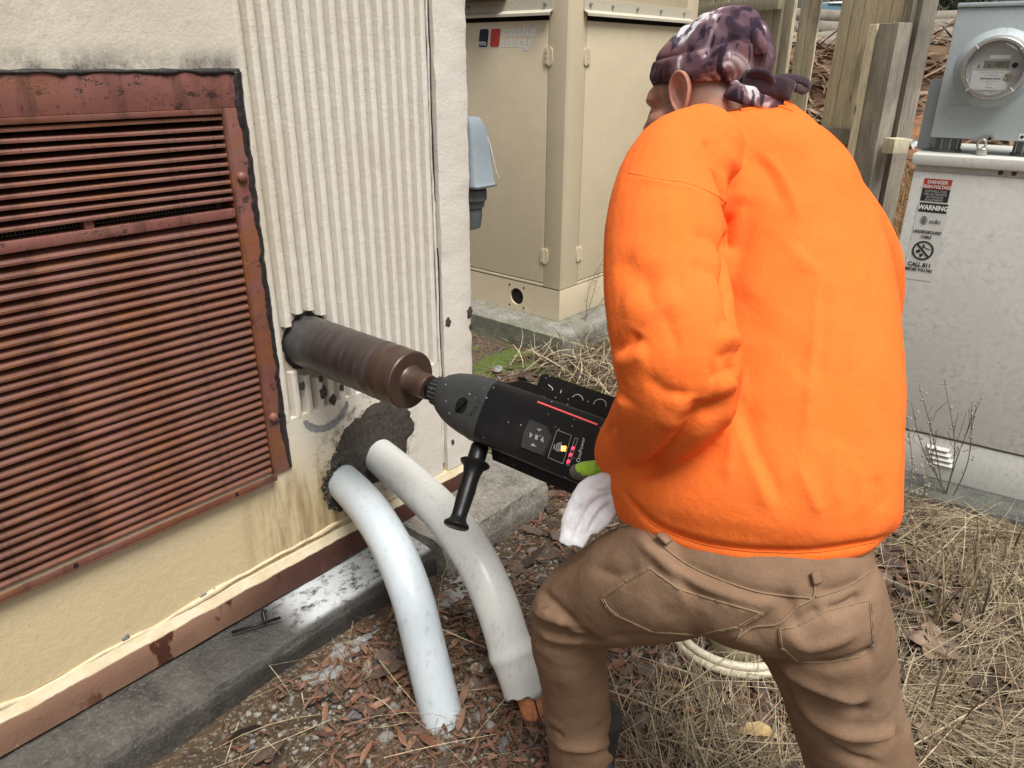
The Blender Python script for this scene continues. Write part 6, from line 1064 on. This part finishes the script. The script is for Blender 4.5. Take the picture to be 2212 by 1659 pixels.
# --- bandana
DK = m_cloth('dark_purple_tie', [(0.030, 0.017, 0.026), (0.055, 0.032, 0.045)], 0.85, 600, 0.2, (0.2, 0.17, 0.2), 20)
R = []; NT = 120
for k, q in enumerate(np.linspace(0, 1, 34)):
    row = []
    for th in np.linspace(0, 2*math.pi, NT, endpoint=False):
        bk_ = max(0, -math.sin(th)); fr = max(0, math.sin(th)); p0 = -0.15+0.37*fr-0.30*bk_**1.5; ph = p0+(math.pi/2*0.985-p0)*q
        g = 0.008+0.002*math.sin(math.pi*min(1, q*1.2))+(0.036*bk_**2*math.sin(math.pi*min(1, q*0.8+0.12)))*(0.7+0.3*math.sin(q*4))
        g += bk_*0.0065*math.sin(th*19+3*math.sin(q*6))*min(1, q*5)*(1-q)+0.0025*math.sin(th*7+q*9)*q+(0.003 if q < 0.30 else 0.0)
        g += 0.004*math.exp(-((q-0.80)/0.12)**2)*max(0, math.cos(th+0.9))+0.007*math.exp(-((th-4.1)/0.16)**2)*math.sin(math.pi*q)
        g = g*(0.35+0.65*min(1, q/0.10))-0.0035*math.exp(-((q-0.31)/0.022)**2)+0.012*math.exp(-((q-0.55)/0.22)**2)*bk_
        row.append(skull(th, ph, g))
    R.append(row)
V, F = loft(R, cap=False); V = np.vstack([V, np.array(R[-1]).mean(0)]); kk_ = len(V)-1; F += [[33*NT+j, 33*NT+(j+1) % NT, kk_] for j in range(NT)]; Nn = vnormals(V, F); V = V+Nn*(fbm(V*18, 2, 91)*0.0020-0.0035*np.abs(fbm(V*11, 2, 93)))[:, None]
ban = mesh('bandana', V, F, DYE, man, smooth=True); sm = ban.modifiers.new('cloth', 'SOLIDIFY'); sm.thickness = 0.002; sm.offset = -1
bb_ = BVHTree.FromPolygons(V.tolist(), F)
seam('band_seam', [(1410, 118), (1450, 112), (1520, 112), (1580, 120), (1615, 128)], 0.0014, DK, ban, 0.0004, lambda a, b: (a, b), 40, bb_)
def strip(name, pts, w_, th, mat, parent, upv, tw=0.0):
    P = cat(pts, 30); V, F = tubevf(P, np.full(30, w_), 12, True, th, upv); V = V+(fbm(V*40, 2, 5)*0.0016)[:, None]; return mesh(name, V, F, mat, parent, smooth=True)
strip('tie_flap', [dep(1575, 190, 1.345), dep(1605, 205, 1.325), dep(1650, 213, 1.335), dep(1690, 222, 1.36)], 0.017, 0.25, DYE, ban, -VF)
strip('tie_tail', [dep(1605, 172, 1.335), dep(1645, 180, 1.322), dep(1690, 190, 1.335), dep(1712, 197, 1.35)], 0.017, 0.22, DK, ban, -VF); strip('tie_loop', [dep(1660, 178, 1.335), dep(1695, 168, 1.35), dep(1735, 176, 1.375), dep(1748, 187, 1.39), dep(1735, 196, 1.385), dep(1715, 190, 1.36)], 0.0075, 0.5, DK, ban, -VF)
strip('tie_knot', [dep(1618, 166, 1.333), dep(1632, 158, 1.318), dep(1650, 162, 1.314), dep(1662, 174, 1.322), dep(1650, 182, 1.33)], 0.010, 0.7, DK, ban, -VF)
strip('tie_hem', [dep(1706, 180, 1.340), dep(1702, 200, 1.343), dep(1697, 218, 1.35)], 0.0022, 0.6, DYE, ban, -VF)
strip('crown_pleat', [dep(1570, 45, 1.36), dep(1610, 60, 1.33), dep(1640, 95, 1.315), dep(1640, 118, 1.32)], 0.013, 0.6, DYE, ban, -VF)

# --- gloves: palm, four fingers and a thumb each
def glove(name, wrist, palm, fingers, thumb, label=None):
    g_ = mesh(name, *remesh(*join(tubevf(cat([wrist, (np.array(wrist)+palm[0])/2, palm[0]], 10), np.linspace(0.034, 0.036, 10), 16), tubevf(cat(palm, 12), np.full(12, 0.036), 16, True, 0.62, NV), *[tubevf(cat(f, 14), np.linspace(0.0115, 0.0085, 14), 10) for f in fingers], tubevf(cat(thumb, 14), np.array([0.021]*4+[0.019]*5+[0.0165, 0.015, 0.013, 0.011, 0.006]), 12)), 0.0032, 4, 0.5), GLV, man, smooth=True)
    return g_
wL = dep(1338, 1012, 1.43); B0 = dep(1318, 1040, 1.48)
pal = [dep(1332, 1014, 1.455), dep(1338, 1012, 1.495), dep(1350, 1005, 1.53)]
def fing(k): return [pal[1]+(pal[2]-pal[1])*(0.3+0.2*k), ax(1.085, 0.0, -0.03+0.022*k), ax(1.10, -0.03, -0.03+0.022*k), ax(1.075, -0.045, -0.028+0.022*k)]
th_ = [dep(1326, 1020, 1.445), onp(1300, 1014, PF+NV*0.014, NV), onp(1272, 1016, PF+NV*0.014, NV), onp(1247, 1018, PF+NV*0.011, NV), onp(1238, 1014, PF+NV*0.008, NV)]
gl = glove('glove', wL, pal, [fing(k) for k in range(4)], th_)
tc = cat([onp(1286, 1021, PF+NV*0.0135, NV), onp(1266, 1020, PF+NV*0.0145, NV), onp(1247, 1017, PF+NV*0.012, NV), onp(1236, 1012, PF+NV*0.008, NV)], 16)
mesh('thumb_coating', *tubevf(tc+(CU*(-0.0012)), np.array([0.0125, 0.0145, 0.0155, 0.0162, 0.0165, 0.0168, 0.0168, 0.0168, 0.0166, 0.0163, 0.0158, 0.015, 0.0138, 0.012, 0.009, 0.004]), 16), COAT, gl, smooth=True)
mesh('thumb_back', *(lambda V, F: (V+(fbm(V*90, 2, 3)*0.0025)[:, None], F))(*tubevf(cat([th_[1]+NV*0.010+CU*0.002, onp(1285, 1016, PF+NV*0.022, NV), onp(1266, 1017, PF+NV*0.023, NV), onp(1259, 1019, PF+NV*0.021, NV)], 14), np.linspace(0.0135, 0.0085, 14), 12)), GLV, gl, smooth=True)
wR = dep(1440, 965, 1.64); cR = ax(1.10, -0.01, 0.050)
glove('glove', wR, [wR, (wR+cR)/2, cR+np.array([0.0, 0.02, 0.02])], [[cR+np.array([0.02-0.02*k, 0.03, 0.015]), cR+np.array([0.015-0.02*k, 0.0, 0.035]), cR+np.array([0.01-0.02*k, -0.028, 0.012]), cR+np.array([0.01-0.02*k, -0.022, -0.018])] for k in range(4)], [cR+np.array([0.03, 0.03, 0.01]), cR+np.array([-0.01, 0.02, -0.025]), cR+np.array([-0.035, 0.0, -0.025]), cR+np.array([-0.05, -0.01, -0.02])])
# --- boots
BOOT = flat('black_leather', (0.022, 0.020, 0.019), 0.5, var=0.3, sc=40, bump=0.4)
def boot(ank, d, label=None):
    d = np.array(d, float); d /= np.linalg.norm(d); s_ = np.cross(EZ, d); R = []
    for q, hw, h in ((-0.085, 0.025, 0.05), (-0.078, 0.036, 0.085), (-0.05, 0.040, 0.11), (0.0, 0.041, 0.115), (0.05, 0.043, 0.085), (0.10, 0.048, 0.066), (0.15, 0.047, 0.055), (0.185, 0.038, 0.045), (0.20, 0.02, 0.03)):
        t = np.linspace(0, 2*math.pi, 20, endpoint=False); R.append(np.array([ank+d*q+s_*hw*np.sign(math.cos(a))*abs(math.cos(a))**0.7+EZ*(h/2+h/2*np.sign(math.sin(a))*abs(math.sin(a))**0.7) for a in t]))
    up_ = tubevf([ank+EZ*0.06, ank+EZ*0.12, ank+EZ*0.20], [0.045, 0.048, 0.055], 18); b = mesh('boot', *join(loft(R), up_), BOOT, man, smooth=True, creaseangle=60)
    mesh('sole', *prism([(-0.09, -0.036), (0.06, -0.042), (0.15, -0.046), (0.20, -0.02), (0.20, 0.02), (0.15, 0.046), (0.06, 0.042), (-0.09, 0.036)], ank-EZ*0.012, d, s_, 0.022), MAT['black2'], b)
la = dep(*LH[-1][:3]); boot(np.array([la[0], la[1], 0.012])+UR*0.035, 0.02*UR+0.9*VF); ra = dep(*RH[-1][:3]); boot(np.array([ra[0], ra[1], 0.012]), -0.35*UR+0.9*VF)

# --- white rag bunched at the left hip
def rt(px, py, up_):
    h = bt.ray_cast(Vector(CAMP), Vector(ray(px, py)).normalized()); t1_ = (np.array(h[0])-CAMP)@_f if h[0] is not None else 9; return dep(px, py, min(1.395, t1_)-up_)
lobes = [([(1345, 1046), (1300, 1052), (1264, 1078), (1240, 1122), (1220, 1178)], [0.020, 0.026, 0.026, 0.022, 0.013]), ([(1345, 1052), (1312, 1072), (1284, 1104), (1262, 1140), (1246, 1180)], [0.020, 0.024, 0.024, 0.020, 0.014]), ([(1340, 1064), (1316, 1092), (1296, 1122), (1278, 1150)], [0.020, 0.022, 0.018, 0.012]), ([(1345, 1040), (1310, 1046), (1276, 1054), (1258, 1072)], [0.018, 0.020, 0.022, 0.018])]
V, F = remesh(*join(*[tubevf(cat([rt(*p, 0.018) for p in P_], 26), cat([(q, 0, 0) for q in R_], 26)[:, 0], 14, True, 0.62, -ray(1280, 1110)) for P_, R_ in lobes]), 0.0036, 5, 0.5)
V, N = folds(V, F, [(-0.006, 0.005, [(1335, 1062), (1290, 1082), (1262, 1120), (1236, 1175)]), (0.004, 0.006, [(1330, 1050), (1280, 1064), (1248, 1110)]), (-0.005, 0.005, [(1320, 1084), (1292, 1115), (1268, 1150)]), (-0.004, 0.005, [(1340, 1048), (1300, 1060), (1268, 1062)]), (0.004, 0.006, [(1310, 1078), (1280, 1110), (1256, 1160)]), (-0.004, 0.005, [(1262, 1082), (1240, 1120), (1226, 1160)])], lambda a, b: (a, b))
V = V+N*(fbm(V*40, 3, 12)*0.0022)[:, None]
tag(mesh('rag', V, F, RAG, smooth=True, loc=tuple(V.mean(0))), 'white cotton rag hanging at the left hip beside the drill', 'rag')
